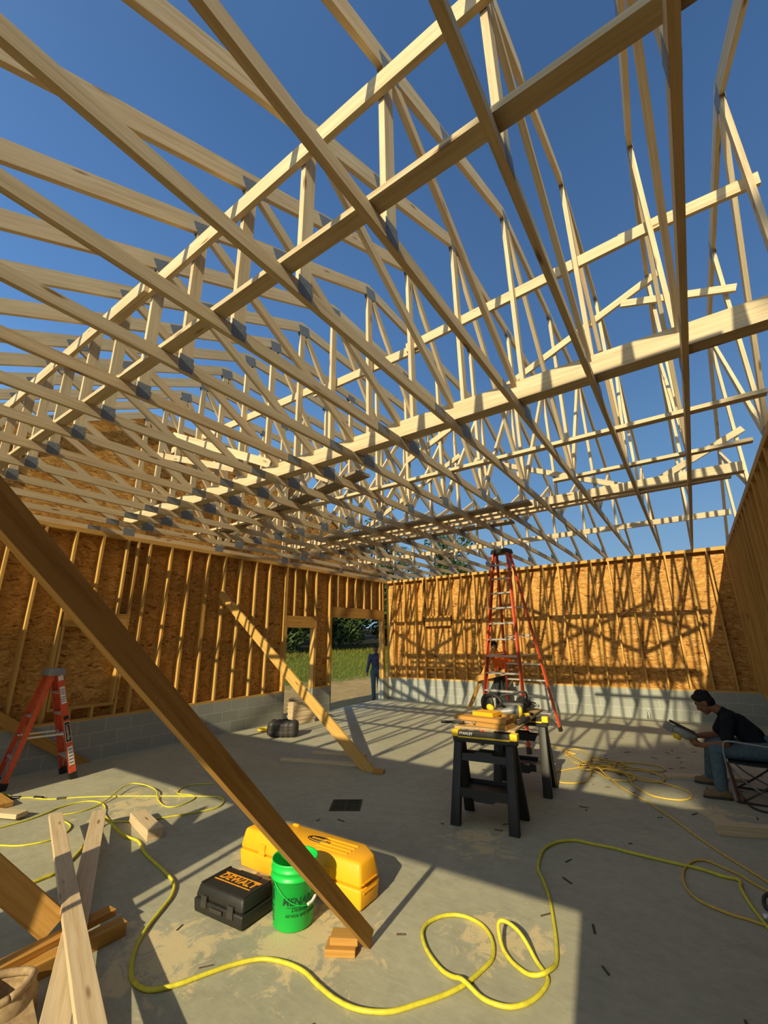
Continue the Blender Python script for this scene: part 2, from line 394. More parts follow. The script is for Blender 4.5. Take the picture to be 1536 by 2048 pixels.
# left wall, dark side: two openings to the yard
DS = (fix(-4.56), fix(-3.62)); DL = (fix(-2.93), fix(-0.53))
ys = [fix(y) for y in (-0.05, -0.62, -1.04, -1.45, -1.86, -2.26, -2.68, -3.93, -4.33, -5.17, -5.58, -6.01, -6.42, -6.83, -7.24, -7.65, -8.07, -8.47, -8.88, -9.72, -10.134)]
y = ys[-1]-SP
while y > YF+0.1: ys.append(y); y -= SP
W1 = (fix(-9.26), fix(-8.32))
full = HB+PH, H-2*PH
wa = wall('wall_left', True, YF, 0.0, 0.0, -0.14, [(DS[0], DS[1], 2.11), (DL[0], DL[1], 2.41)], ys,
     [(DS[0], DS[1], 2.11, 0.285), (DL[0], DL[1], 2.41, 0.29), (W1[0], W1[1], 2.05, 0.235)],
     [(DS[0]-0.02, 0, 2.11), (DS[1]+0.02, 0, 2.11), (DS[0]-0.058, *full), (DS[1]+0.062, *full), (DL[0]-0.02, 0, 2.41), (DL[1]+0.02, 0, 2.41),
      (DL[0]-0.06, *full), (DL[1]+0.06, *full), (W1[0]-0.03, *full), (W1[1]+0.03, *full), (W1[0]+0.019, 0.84, 2.05), (W1[1]-0.019, 0.84, 2.05)],
     [(W1[0], W1[1], 0.84)])
xs = [8.78-SP*i for i in range(22) if not 1.38 < 8.78-SP*i < 2.28 or i == 99]+[9.12]
xs_c = [1.465, 1.87]
W2 = (1.38, 2.28)
wb = wall('wall_back', False, -0.14, XR+0.14, 0.0, 0.14, [], xs+xs_c, [(W2[0], W2[1], 2.16, 0.30)],
     [(W2[0]-0.02, *full), (W2[1]+0.02, *full)], [(W2[0], W2[1], 0.97)])
wc = wall('wall_right', True, YF, 0.0, XR, XR+0.14, [], [-0.05-SP*i for i in range(32)], [], [])
G1, G2, GT = (1.45, 4.34), (5.02, 8.03), 2.40
xd = [0.2+SP*i for i in range(22)]
wd = wall('wall_front', False, -0.14, XR+0.14, YF+0.14, YF, [(G1[0], G1[1], GT), (G2[0], G2[1], GT)], [x for x in xd if not (4.34 < x < 5.02)]+[4.68],
     [(G1[0], G1[1], GT, 0.30), (G2[0], G2[1], GT, 0.30)], [(G1[0]-0.02, 0, GT), (G1[1]+0.02, 0, GT), (G2[0]-0.02, 0, GT), (G2[1]+0.02, 0, GT)])
beam('post', (5.15, YF+0.07, 0), (5.15, YF+0.07, GT), 0.045, 0.089, STUD, wd, (0, 1, 0))

# yard: dirt beside the slab, a bank rising to the trees
def ground_z(x, y):
    d = max(0.0, -6.3-x+0.25*math.sin(y*0.7)); e = max(0.0, y-5.0)
    z = -0.15+0.20*min(d, 4.5)+0.05*max(0, d-4.5)+0.03*e
    if x < -0.4 or y > 0.6 or y < YF-0.6 or x > XR+0.6: z += 0.05*noise.noise(Vector((x*0.8, y*0.8, 0)))
    return min(z, 6.0)
def grid(name, x0, x1, y0, y1, nx, ny, mat):
    vs = [(x0+(x1-x0)*i/nx, y0+(y1-y0)*j/ny, 0) for j in range(ny+1) for i in range(nx+1)]
    vs = [(a, b, ground_z(a, b)-(0.08 if (-0.15 < a < XR+0.15 and YF-0.05 < b < 0.15) else 0)) for a, b, _ in vs]
    fs = [(j*(nx+1)+i, j*(nx+1)+i+1, (j+1)*(nx+1)+i+1, (j+1)*(nx+1)+i) for j in range(ny) for i in range(nx)]
    me = bpy.data.meshes.new(name); me.from_pydata(vs, [], fs)
    return link(name, me, mat, None, True)
def M_ground():
    k = NT('yard_earth', 0.95, 0.1)
    n = k.noise(k.coord(), 2.2, 6, 0.7, 0.5); m = k.noise(k.coord(), 14, 5, 0.7)
    c = k.ramp(n, [(0.3, (0.30, 0.205, 0.09)), (0.6, (0.42, 0.30, 0.14)), (0.8, (0.50, 0.37, 0.18))])
    c = k.mix(0.6, c, k.ramp(m, [(0.3, (0.6, 0.6, 0.55)), (0.7, (1, 1, 1))]), 'MULTIPLY')
    t = k.n('ShaderNodeTexCoord'); s = k.n('ShaderNodeSeparateXYZ'); k.l(t.outputs['Object'], s.inputs[0])
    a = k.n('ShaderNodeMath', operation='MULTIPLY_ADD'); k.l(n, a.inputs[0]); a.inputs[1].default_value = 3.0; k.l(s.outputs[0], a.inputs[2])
    r = k.n('ShaderNodeMapRange'); r.inputs[1].default_value = -4.2; r.inputs[2].default_value = -5.4; k.l(a.outputs[0], r.inputs[0])
    gr = k.ramp(m, [(0.3, (0.05, 0.075, 0.012)), (0.7, (0.14, 0.17, 0.03))])
    c = k.mix(r.outputs[0], c, gr)
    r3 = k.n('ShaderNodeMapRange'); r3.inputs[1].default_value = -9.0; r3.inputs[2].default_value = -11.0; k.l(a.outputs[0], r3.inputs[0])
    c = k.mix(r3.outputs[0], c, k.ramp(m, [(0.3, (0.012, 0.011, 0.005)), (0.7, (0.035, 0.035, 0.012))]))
    k.bump(m, 0.6, 0.05)
    return k.out(c)
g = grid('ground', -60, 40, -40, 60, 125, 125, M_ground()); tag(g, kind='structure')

# ------------------------------------------------------------------ roof trusses (flat-topped, 6:12 slopes)
S = 0.6096; ZB, CB = H, 0.089
U = lambda y: 6.14+0.5*(y+8.38) if y < -8.38 else (6.14 if y <= -4.62 else 6.14-0.5*(y+4.62))
JY = (-10.68, -8.38, -6.5, -4.62, -2.32)
def truss(label):
    t = thing('roof_truss', label, 'roof truss', group='roof trusses spanning the building')
    TH = (0.038, 0, 0)
    P = lambda y, z: (0, y, z)
    prism('bottom_chord', [P(-13.14, ZB), P(-6.2, ZB), P(-6.2, ZB+CB), P(-13.14, ZB+CB)], TH, PINE, t, (0, 1, 0))
    prism('bottom_chord', [P(-6.2, ZB), P(0.14, ZB), P(0.14, ZB+CB), P(-6.2, ZB+CB)], TH, PINE, t, (0, 1, 0))
    d = 0.1565
    prism('top_chord', [P(-13.5, U(-13.5)), P(-8.38, 6.14), P(-8.413, 6.28), P(-13.5, U(-13.5)+d)], TH, PINE, t, (0, 2, 1))
    prism('top_chord', [P(-8.38, 6.14), P(-4.62, 6.14), P(-4.587, 6.28), P(-8.413, 6.28)], TH, PINE, t, (0, 1, 0))
    prism('top_chord', [P(-4.62, 6.14), P(0.5, U(0.5)), P(0.5, U(0.5)+d), P(-4.587, 6.28)], TH, PINE, t, (0, 2, -1))
    zb = ZB+CB
    for y in JY:
        a, b = y-0.0445, y+0.0445
        if y in (-8.38, -4.62): poly = [P(a, zb), P(b, zb), P(b, U(b)), P(y, U(y)), P(a, U(a))]
        else: poly = [P(a, zb), P(b, zb), P(b, U(b)), P(a, U(a))]
        prism('vertical_web', poly, TH, PINE, t, (0, 0, 1))
    def diag(y0, z0, y1, z1):
        a, b = Vector((0, y0, z0)), Vector((0, y1, z1)); n = (b-a).normalized(); q = Vector((0, -n.z, n.y))*0.0445
        prism('diagonal_web', [a-q, b-q, b+q, a+q], TH, PINE, t, tuple(n))
    def top_of(y, dy): return U(y+dy)-0.045
    diag(-10.635+0.03, U(-10.6)-0.02, -8.48, zb+0.05); diag(-8.30, 6.08, -6.585, zb+0.06)
    diag(-4.70, 6.08, -6.415, zb+0.06); diag(-2.395, U(-2.4)-0.02, -4.52, zb+0.05)
    def plates(y0, z0, wy, hz, ang=0.0):
        c, s = math.cos(ang), math.sin(ang)
        for sx in (-1, 1):
            pts = [(sx*0.0198, y0+c*u-s*v, z0+s*u+c*v) for u, v in ((-wy/2, -hz/2), (wy/2, -hz/2), (wy/2, hz/2), (-wy/2, hz/2))]
            prism('connector_plate', pts, (0.0014, 0, 0), STEEL, t)
    sl = math.atan(0.5)
    for y in (-10.66, -2.34): plates(y, U(y)+0.03, 0.20, 0.12, sl if y < -6 else -sl)
    plates(-8.36, 6.16, 0.20, 0.16, sl*0.5); plates(-6.5, 6.16, 0.20, 0.12); plates(-4.64, 6.16, 0.20, 0.16, -sl*0.5)
    plates(-10.68, ZB+0.07, 0.11, 0.13); plates(-8.42, ZB+0.08, 0.20, 0.15); plates(-6.5, ZB+0.08, 0.20, 0.13)
    plates(-4.58, ZB+0.08, 0.20, 0.15); plates(-2.32, ZB+0.07, 0.11, 0.13)
    plates(-9.0, ZB+0.045, 0.20, 0.085); plates(-9.86, U(-9.86)+0.075, 0.22, 0.12, sl); plates(-3.4, U(-3.4)+0.075, 0.22, 0.12, -sl)
    plates(-12.85, 3.82, 0.28, 0.12, sl*0.6); plates(-0.15, 3.82, 0.28, 0.12, -sl*0.6)
    return t
ORD = ['', 'first', 'second', 'third', 'fourth', 'fifth', 'sixth', 'seventh', 'eighth', 'ninth', 'tenth', 'eleventh', 'twelfth', 'thirteenth', 'fourteenth', 'fifteenth']
def truss_label(k):
    if k == 15: return 'pale timber gable truss standing on the right-hand stud wall'
    if k == 0: return 'timber gable truss on the left wall with brown strand board behind it'
    if k >= 8: return 'pale timber roof truss, %s inward from the right-hand stud wall' % ORD[15-k]
    return 'pale timber roof truss, %s inward from the boarded left gable' % ORD[k]
t0 = truss(truss_label(14)); t0.location.x = 14*S
for k in list(range(1, 14))+[15, 0]:
    t = dup_tree(t0); t.location.x = {0: -0.075, 15: XR+0.07}.get(k, k*S); t['label'] = truss_label(k)
# strand board on the left gable
gp = [(-0.158, y, z) for y, z in ((-13.0, 3.69), (-13.0, U(-13.0)+0.15), (-8.41, 6.27), (-4.59, 6.27), (0.0, U(0)+0.15), (0.0, 3.69))]
gb = prism('gable_sheathing', gp, (0.012, 0, 0), OSB)
tag(gb, 'brown strand board covering the left gable above the stud wall', 'sheathing')

# ------------------------------------------------------------------ loose bracing boards up in the roof
ZC = ZB+CB
def board(label, p0, p1, wd, ht, mat=PINE, up=(0, 0, 1), cat='brace board', name='lateral_brace', group='bracing boards nailed across the trusses'):
    o = beam(name, p0, p1, wd, ht, mat, None, up); return tag(o, label, cat, group)
board('flat brace board lying on the chords nearest overhead', (0.2, -10.83, ZC+0.019), (8.85, -10.83, ZC+0.019), 0.089, 0.038)
board('upper brace board on edge under the near roof slope, right length', (4.3, -10.75, 4.72), (9.1, -10.75, 4.80), 0.038, 0.14)
board('upper brace board on edge under the near roof slope, left length', (0.2, -10.79, 4.76), (4.9, -10.79, 4.73), 0.038, 0.14)
board('long strongback plank lying flat across the chord middles', (0.3, -8.63, ZC+0.019), (9.1, -8.63, ZC+0.019), 0.14, 0.038)
board('strongback board standing on edge on the flat long plank', (0.3, -8.68, ZC+0.038+0.07), (9.1, -8.68, ZC+0.038+0.07), 0.038, 0.14)
board('flat brace board two rows beyond the strongback', (0.6, -7.5, ZC+0.019), (9.12, -7.5, ZC+0.019), 0.089, 0.038)
board('short flat brace board with free end beside the right wall', (7.04, -6.33, ZC+0.019), (9.12, -6.33, ZC+0.019), 0.089, 0.038)
board('far strongback flat board past the middle of the chords', (0.8, -5.33, ZC+0.019), (9.12, -5.25, ZC+0.019), 0.14, 0.038)
board('far strongback upright board on edge past the chord middles', (0.8, -5.38, ZC+0.038+0.045), (9.12, -5.30, ZC+0.038+0.045), 0.038, 0.089)
board('brace plank on the chords just beyond the far strongback', (1.6, -4.95, ZC+0.019), (9.0, -5.08, ZC+0.019), 0.089, 0.038)
board('sunlit brace board on edge nearest the back wall', (0.5, -2.78, ZC+0.05), (9.12, -2.78, ZC+0.05), 0.038, 0.10)
for i, (x0, x1, z0, z1, wh) in enumerate(((0.9, 4.6, 5.18, 5.14, 'left'), (4.45, 6.15, 5.10, 5.10, 'salmon middle'), (6.0, 8.62, 5.12, 5.26, 'right'), (8.3, 9.3, 5.29, 5.27, 'far right end'))):
    board('web brace board on edge under the first roof break, %s length' % wh, (x0, -8.38+0.064+0.04*(i % 2), z0), (x1, -8.38+0.064+0.04*(i % 2), z1), 0.038, 0.115)
board('rising diagonal brace board on the middle verticals', (4.9, -6.565, 4.55), (8.66, -6.565, 6.14), 0.038, 0.089, up=(0, 0, 1))
board('short diagonal board falling to the right from the middle verticals', (8.2, -6.61, 5.86), (9.3, -6.61, 5.50), 0.038, 0.089)
board('diagonal brace board falling to the right beyond the far roof break', (5.3, -4.685, 5.12), (7.98, -4.685, 3.93), 0.038, 0.089)
board('diagonal brace board rising to the right beside the right gable', (8.02, -4.685, 3.96), (9.3, -4.685, 4.56), 0.038, 0.089)
board('sunlit diagonal brace board falling across the left trusses, upper', (1.15, -8.46, 5.36), (3.85, -8.46, 4.12), 0.038, 0.12)
board('sunlit diagonal brace board falling across the left trusses, lower', (0.75, -8.50, 5.07), (3.1, -8.50, 4.22), 0.038, 0.10)
board('rising diagonal brace board on the far left verticals', (2.2, -4.685, 3.95), (5.0, -4.685, 5.3), 0.038, 0.089)
board('falling diagonal brace board on the middle left verticals', (1.2, -6.60, 5.6), (4.4, -6.60, 4.0), 0.038, 0.089)
def plank(label, p0, p1): return tag(beam('walkway_plank', p0, p1, 0.24, 0.038, GREYW, None), label, 'plank', 'walkway planks laid on the chords')
plank('weathered walkway plank angled beside the near strongback', (0.95, -7.18, ZC+0.062), (5.1, -8.0, ZC+0.062))
plank('weathered walkway plank on chords above the large left doorway', (1.3, -4.62, ZC+0.019), (5.9, -4.62, ZC+0.019))
plank('weathered walkway plank laid nearest the far strongback', (2.1, -5.62, ZC+0.019), (6.5, -5.56, ZC+0.019))
# ------------------------------------------------------------------ braces, loose lumber
def lumber(name, label, cat, p0, p1, wd, ht, mat=PALE, up=(0, 0, 1), group=None, bevel=0.003):
    return tag(beam(name, p0, p1, wd, ht, mat, None, up, bevel), label, cat, group)
def brace(label, foot, d, length, wd, mat, cut=True, axis_w=(0, 1, 0), th=0.038):
    """wide plank leaning up from the slab; foot cut level with the floor. d = direction, wd lies in the plane of d and axis_w"""
    d = Vector(d).normalized(); n = d.cross(Vector(axis_w)).normalized(); q = n.cross(d).normalized()
    f = Vector(foot); a = f+q*wd/2; b = f-q*wd/2
    if cut:
        a = a-d*(a.z/d.z); b = b-d*(b.z/d.z)
    return tag(prism('brace_plank', [b, b+d*(length-(b-f).dot(d)), a+d*(length-(a-f).dot(d)), a], n*th, mat, None, tuple(d), 0.002), label, 'brace')
_d = Vector((0.215, -1.082, 1.0)).normalized(); _g = Vector((0, 0, 1)); _q = (_g-_d*_g.dot(_d)).normalized(); _F = Vector((6.301, -9.539, 0.002)); _n = _d.cross(_q)
tag(prism('brace_plank', [_F, _F+_d*4.50, _F+_d*4.50+_q*0.089, _F+_q*0.089], _n*0.038, PLANK, None, tuple(_d), 0.002), 'amber plank leaning up from the slab in front of the green bucket', 'brace')
lumber('wood_block', 'upper wood block at the foot of the long amber plank', 'wood block', (6.115, -9.650, 0.0572), (6.262, -9.568, 0.0572), 0.10, 0.038, PLANK)
lumber('wood_block', 'lower wood block at the foot of the long amber plank', 'wood block', (6.105, -9.680, 0.019), (6.262, -9.590, 0.019), 0.125, 0.038, PLANK)
brace('sunlit plank leaning from the slab to the left stud wall', (4.07, -6.62, 0.06), (-4.05, 0.2, 2.74), 4.88, 0.165, STUD, True, (1, 0, 0))
lumber('wood_block', 'wood block at the foot of the sunlit leaning plank', 'wood block', (4.225, -6.63, 0.02), (4.36, -6.57, 0.02), 0.14, 0.038, PLANK)
brace('shaded plank behind the small red stepladder leaning left', (0.05, -8.74, 0.085), (0.0, -1.0, 0.69), 3.6, 0.14, PLANK, True, (0, 1, 0))
brace('orange plank sunlit at the lower left corner', (4.695, -10.60, 0.112), (-0.345, -0.632, 0.70), 2.3, 0.155, PLANK, False, (0.20, 0.75, 0.63))
lumber('wood_block', 'upper long wood block under the orange corner plank', 'wood block', (4.83, -11.02, 0.095), (4.78, -10.30, 0.095), 0.09, 0.038, PLANK)
lumber('wood_block', 'lower long wood block under the orange corner plank', 'wood block', (4.89, -10.98, 0.038), (4.90, -10.28, 0.038), 0.09, 0.075, PLANK)
# two long boards crossing at the lower left, propped up toward the near end
lumber('loose_board', 'upper of two crossing pale boards at lower left', 'board', (2.81, -9.955, 0.185), (6.60, -11.105, 0.205), 0.105, 0.038, PALE)
lumber('loose_board', 'lower of two crossing pale boards at lower left', 'board', (2.94, -9.61, 0.135), (6.25, -11.235, 0.148), 0.125, 0.038, PALE)
lumber('loose_board', 'pale board end entering at the left edge beside the yellow cord', 'board', (0.9, -10.47, 0.065), (2.02, -9.96, 0.045), 0.13, 0.045, PALE)
lumber('wood_block', 'short pale offcut lying in the sun past the crossing boards', 'wood block', (3.10, -9.30, 0.045), (3.72, -9.44, 0.045), 0.14, 0.09, PALE)
lumber('wood_block', 'brown offcut at the left edge behind the pale board end', 'wood block', (0.85, -9.93, 0.03), (1.45, -9.95, 0.03), 0.16, 0.05, PLANK)
lumber('loose_board', 'longer pale board lying at the foot of the sunlit brace', 'board', (2.62, -6.86, 0.0192), (3.98, -6.44, 0.0192), 0.089, 0.038, PALE)
lumber('loose_board', 'shorter pale board lying behind the sunlit brace foot', 'board', (2.74, -6.28, 0.0192), (3.62, -6.02, 0.0192), 0.089, 0.038, PALE)
lumber('loose_board', 'pale board on the slab at the right edge before the seated person', 'board', (8.09, -6.50, 0.045), (9.05, -6.12, 0.045), 0.089, 0.088, PALE)
lumber('loose_board', 'pale board on the slab between the coiled cord and the boots', 'board', (7.59, -4.79, 0.0192), (8.45, -4.44, 0.0192), 0.14, 0.038, PALE)
lumber('leaning_board', 'brown board leaning up left of the tall red stepladder', 'board', (3.10, -0.88, 0.045), (3.90, -0.88, 1.55), 0.09, 0.04, PLANK, (0, 1, 0))
lumber('held_board', 'board held by the person in the orange shirt', 'board', (3.38, -1.02, 0.78), (4.25, -0.98, 0.98), 0.14, 0.038, PLANK, (0, 1, 0))

# stack of cut lumber in the small doorway
for i in range(12):
    j = random.uniform(-0.015, 0.015); hh = 0.038
    lumber('stacked_board', 'pale board in the doorway stack, %s from the floor' % ['lowest', 'second', 'third', 'fourth', 'fifth', 'sixth', 'seventh', 'eighth', 'ninth', 'tenth', 'eleventh', 'topmost'][i], 'board',
           (0.42+j, -4.60+j*0.6, 0.0205+i*0.0386), (0.60+j, -4.08+j, 0.0205+i*0.0386), 0.30, hh, PALE, group='boards stacked in the small doorway')
lumber('wood_block', 'grey board lying across the doorway lumber stack', 'wood block', (0.36, -4.58, 0.510), (0.50, -4.15, 0.510), 0.12, 0.07, GREYW)
lumber('wood_block', 'short upright offcut beside the doorway lumber stack', 'wood block', (0.80, -4.02, 0.09), (0.92, -3.97, 0.09), 0.10, 0.17, PLANK)

# ------------------------------------------------------------------ black tool case, green bucket, amber case
def rbox(name, sx, sy, z0, z1, mat, parent, inset=0.0, bev=0.015, loc=(0, 0)):
    """box tapering by inset at the top, rounded"""
    vs = [(loc[0]+x*(sx/2-(inset if z else 0)), loc[1]+y*(sy/2-(inset if z else 0)), z1 if z else z0) for x in (-1, 1) for y in (-1, 1) for z in (0, 1)]
    o = place(name, vs, BOXF, (0, 0, 0), Matrix.Identity(3), mat, parent, True, bev)
    return o
c = thing('tool_case', 'black hard tool case with orange lettering beside the bucket', 'tool case', (5.30, -9.73, 0), math.radians(4))
L_, W_ = 0.47, 0.30
rbox('base', L_, W_, 0.004, 0.085, BLK, c, -0.006, 0.012)
lid = rbox('lid', L_, W_, 0.088, 0.165, BLK, c, 0.018, 0.016)
for x in (-0.13, 0.13):
    la = box('latch', (x-0.028, -W_/2-0.014, 0.05), (x+0.028, -W_/2+0.004, 0.118), BLK2, c, 0.004)
box('handle', (-0.06, -W_/2-0.022, 0.052), (0.06, -W_/2-0.010, 0.075), BLK2, c, 0.005)
boxes('lid_rib', [((-0.212, -0.125, 0.150), (-0.190, 0.125, 0.1680)), ((0.196, -0.125, 0.150), (0.212, 0.125, 0.1680)), ((-0.09, 0.09, 0.160), (0.12, 0.125, 0.1680))], BLK, c)
text('lettering', 'DEWALT', 0.088, (0.005, 0.013, 0.1672), (1, 0.0, 0), (0, 1, 0), ORN, c, 0.0012, 0.15, 0.95, 0.0012)
boxes('lettering_bar', [((-0.165, 0.055, 0.1648), (0.185, 0.062, 0.1672)), ((-0.178, -0.040, 0.1648), (0.172, -0.033, 0.1672))], ORN, c)

b = thing('bucket', 'green plastic bucket with dark lettering and wire handle', 'bucket', (5.735, -9.60, 0), 0)
BR0, BR1, BHt = 0.130, 0.150, 0.37
rb = lambda z: BR0+(BR1-BR0)*z/BHt
lathe('body', [(0.0, 0.004), (BR0-0.008, 0.004), (BR0, 0.012), (rb(0.27), 0.27), (rb(0.27)+0.012, 0.274), (rb(0.285)+0.012, 0.285), (rb(0.29)+0.003, 0.29), (rb(0.315)+0.002, 0.315),
     (rb(0.32)+0.009, 0.32), (rb(0.33)+0.009, 0.33), (rb(0.335)+0.003, 0.335), (BR1+0.003, 0.36), (BR1+0.004, BHt), (BR1-0.004, BHt), (BR1-0.006, 0.35), (BR0-0.006, 0.016), (0.0, 0.014)], GRN, b, 64)
camdir = math.atan2(-12.109+9.60, 8.244-5.735)
def wrap(name, txt, size, ang, z, mat, shear=0.0, sx=1.0, bold=0.0, depth=0.0006):
    me = text_mesh(txt, size, depth, shear, sx, bold)
    for v in me.vertices:
        zz = z+v.co.y; r = rb(zz)+0.0008+v.co.z; a = ang+v.co.x/rb(zz)
        v.co = (r*math.cos(a), r*math.sin(a), zz)
    return link(name, me, mat, b)
A0 = camdir+0.42
wrap('lettering', 'MENARDS', 0.058, A0, 0.170, DGRN, 0.15, 1.0, 0.0012)
wrap('lettering', 'Dedicated to', 0.032, A0+0.10, 0.128, DGRN, 0.25)
wrap('lettering', 'service and quality', 0.030, A0+0.02, 0.098, DGRN, 0.25)
def band(name, a0, a1, z0, z1, mat):
    vs, fs = [], []; n = 14
    for i in range(n+1):
        a = a0+(a1-a0)*i/n
        for z in (z0, z1): vs.append(((rb(z)+0.0012)*math.cos(a), (rb(z)+0.0012)*math.sin(a), z))
        if i: fs.append((2*i-2, 2*i, 2*i+1, 2*i-1))
    me = bpy.data.meshes.new(name); me.from_pydata(vs, [], fs); return link(name, me, mat, b)
band('lettering_rule', A0-0.75, A0+0.7, 0.139, 0.142, DGRN)
W0 = camdir-1.32
for z0, z1 in ((0.236, 0.250), (0.160, 0.225), (0.128, 0.136), (0.108, 0.114), (0.090, 0.097), (0.070, 0.076), (0.052, 0.058)):
    band('warning_print', W0-0.24, W0+0.24, z0, z1, DGRN)
ha = camdir-0.95
hp = []
for i in range(13):
    a = ha+math.pi*i/12; s_ = math.sin(math.pi*i/12); zz = 0.27-0.125*s_
    rr = rb(zz)+0.010+0.006*s_
    hp.append((rr*math.cos(a), rr*math.sin(a), zz))
hd = tube('wire_handle', hp, 0.0028, GRN, b, 8, 4)
tube('grip', [hp[6], hp[7], hp[8]], 0.0095, WHT, b, 10, 6)

y = thing('nailer_case', 'large amber plastic case behind the green bucket', 'tool case', (5.435, -9.145, 0), math.radians(1.5))
YL, YW, YH = 1.25, 0.335, 0.275
def case_half(name, z0, z1, i0, i1, bev):
    # outline with a chamfered far corner, like the moulded shell
    o0 = [(-YL/2, -YW/2), (YL/2, -YW/2), (YL/2, YW/2-0.10), (YL/2-0.14, YW/2), (-YL/2+0.30, YW/2), (-YL/2+0.22, YW/2-0.06), (-YL/2, YW/2-0.06)]
    def ins(p, d): return (p[0]-math.copysign(d, p[0]), p[1]-math.copysign(d, p[1]))
    n = len(o0); vs = [ins(p, i0)+(z0,) for p in o0]+[ins(p, i1)+(z1,) for p in o0]
    fs = [tuple(range(n-1, -1, -1)), tuple(range(n, 2*n))]+[(i, (i+1) % n, n+(i+1) % n, n+i) for i in range(n)]
    return place(name, vs, fs, (0, 0, 0), Matrix.Identity(3), AMB, y, True, bev)
case_half('base', 0.004, 0.128, 0.012, 0.0, 0.014); case_half('lid', 0.132, YH, 0.0, 0.026, 0.024)
for x in (-0.36, 0.33):
    box('latch', (x-0.035, -YW/2-0.006, 0.13), (x+0.035, -YW/2+0.012, 0.205), AMB, y, 0.006)
boxes('lid_rib', [((0.14, -0.085+0.045*i, YH-0.006), (0.44, -0.072+0.045*i, YH+0.006)) for i in range(4)], AMB, y)
boxes('side_rib', [((YL/2-0.006, -YW/2+0.03, 0.150), (YL/2+0.004, YW/2-0.14, 0.158)), ((YL/2-0.006, -YW/2+0.03, 0.10), (YL/2+0.004, YW/2-0.14, 0.106))], AMB, y)
lg = lathe('logo_plate', [(0, 0), (1, 0), (1, 0.002), (0, 0.002)], BLK, y, 40, (0.10, -0.0, YH-0.0005)); lg.scale = (0.115, 0.046, 1)
lg2 = lathe('logo_rim', [(0, 0), (1, 0), (1, 0.0026), (0, 0.0026)], AMB, y, 40, (0.10, -0.0, YH-0.0003)); lg2.scale = (0.103, 0.036, 1)
lg3 = lathe('logo_field', [(0, 0), (1, 0), (1, 0.003), (0, 0.003)], BLK, y, 40, (0.10, -0.0, YH-0.0001)); lg3.scale = (0.098, 0.031, 1)
text('lettering', 'BOSTITCH', 0.030, (0.10, 0.0, YH+0.0036), (1, 0, 0), (0, 1, 0), AMB, y, 0.0006, 0.1, 1.05, 0.0015)
box('hasp', (-0.28, YW/2-0.075, YH-0.03), (-0.22, YW/2-0.050, YH+0.012), AMB, y, 0.004)

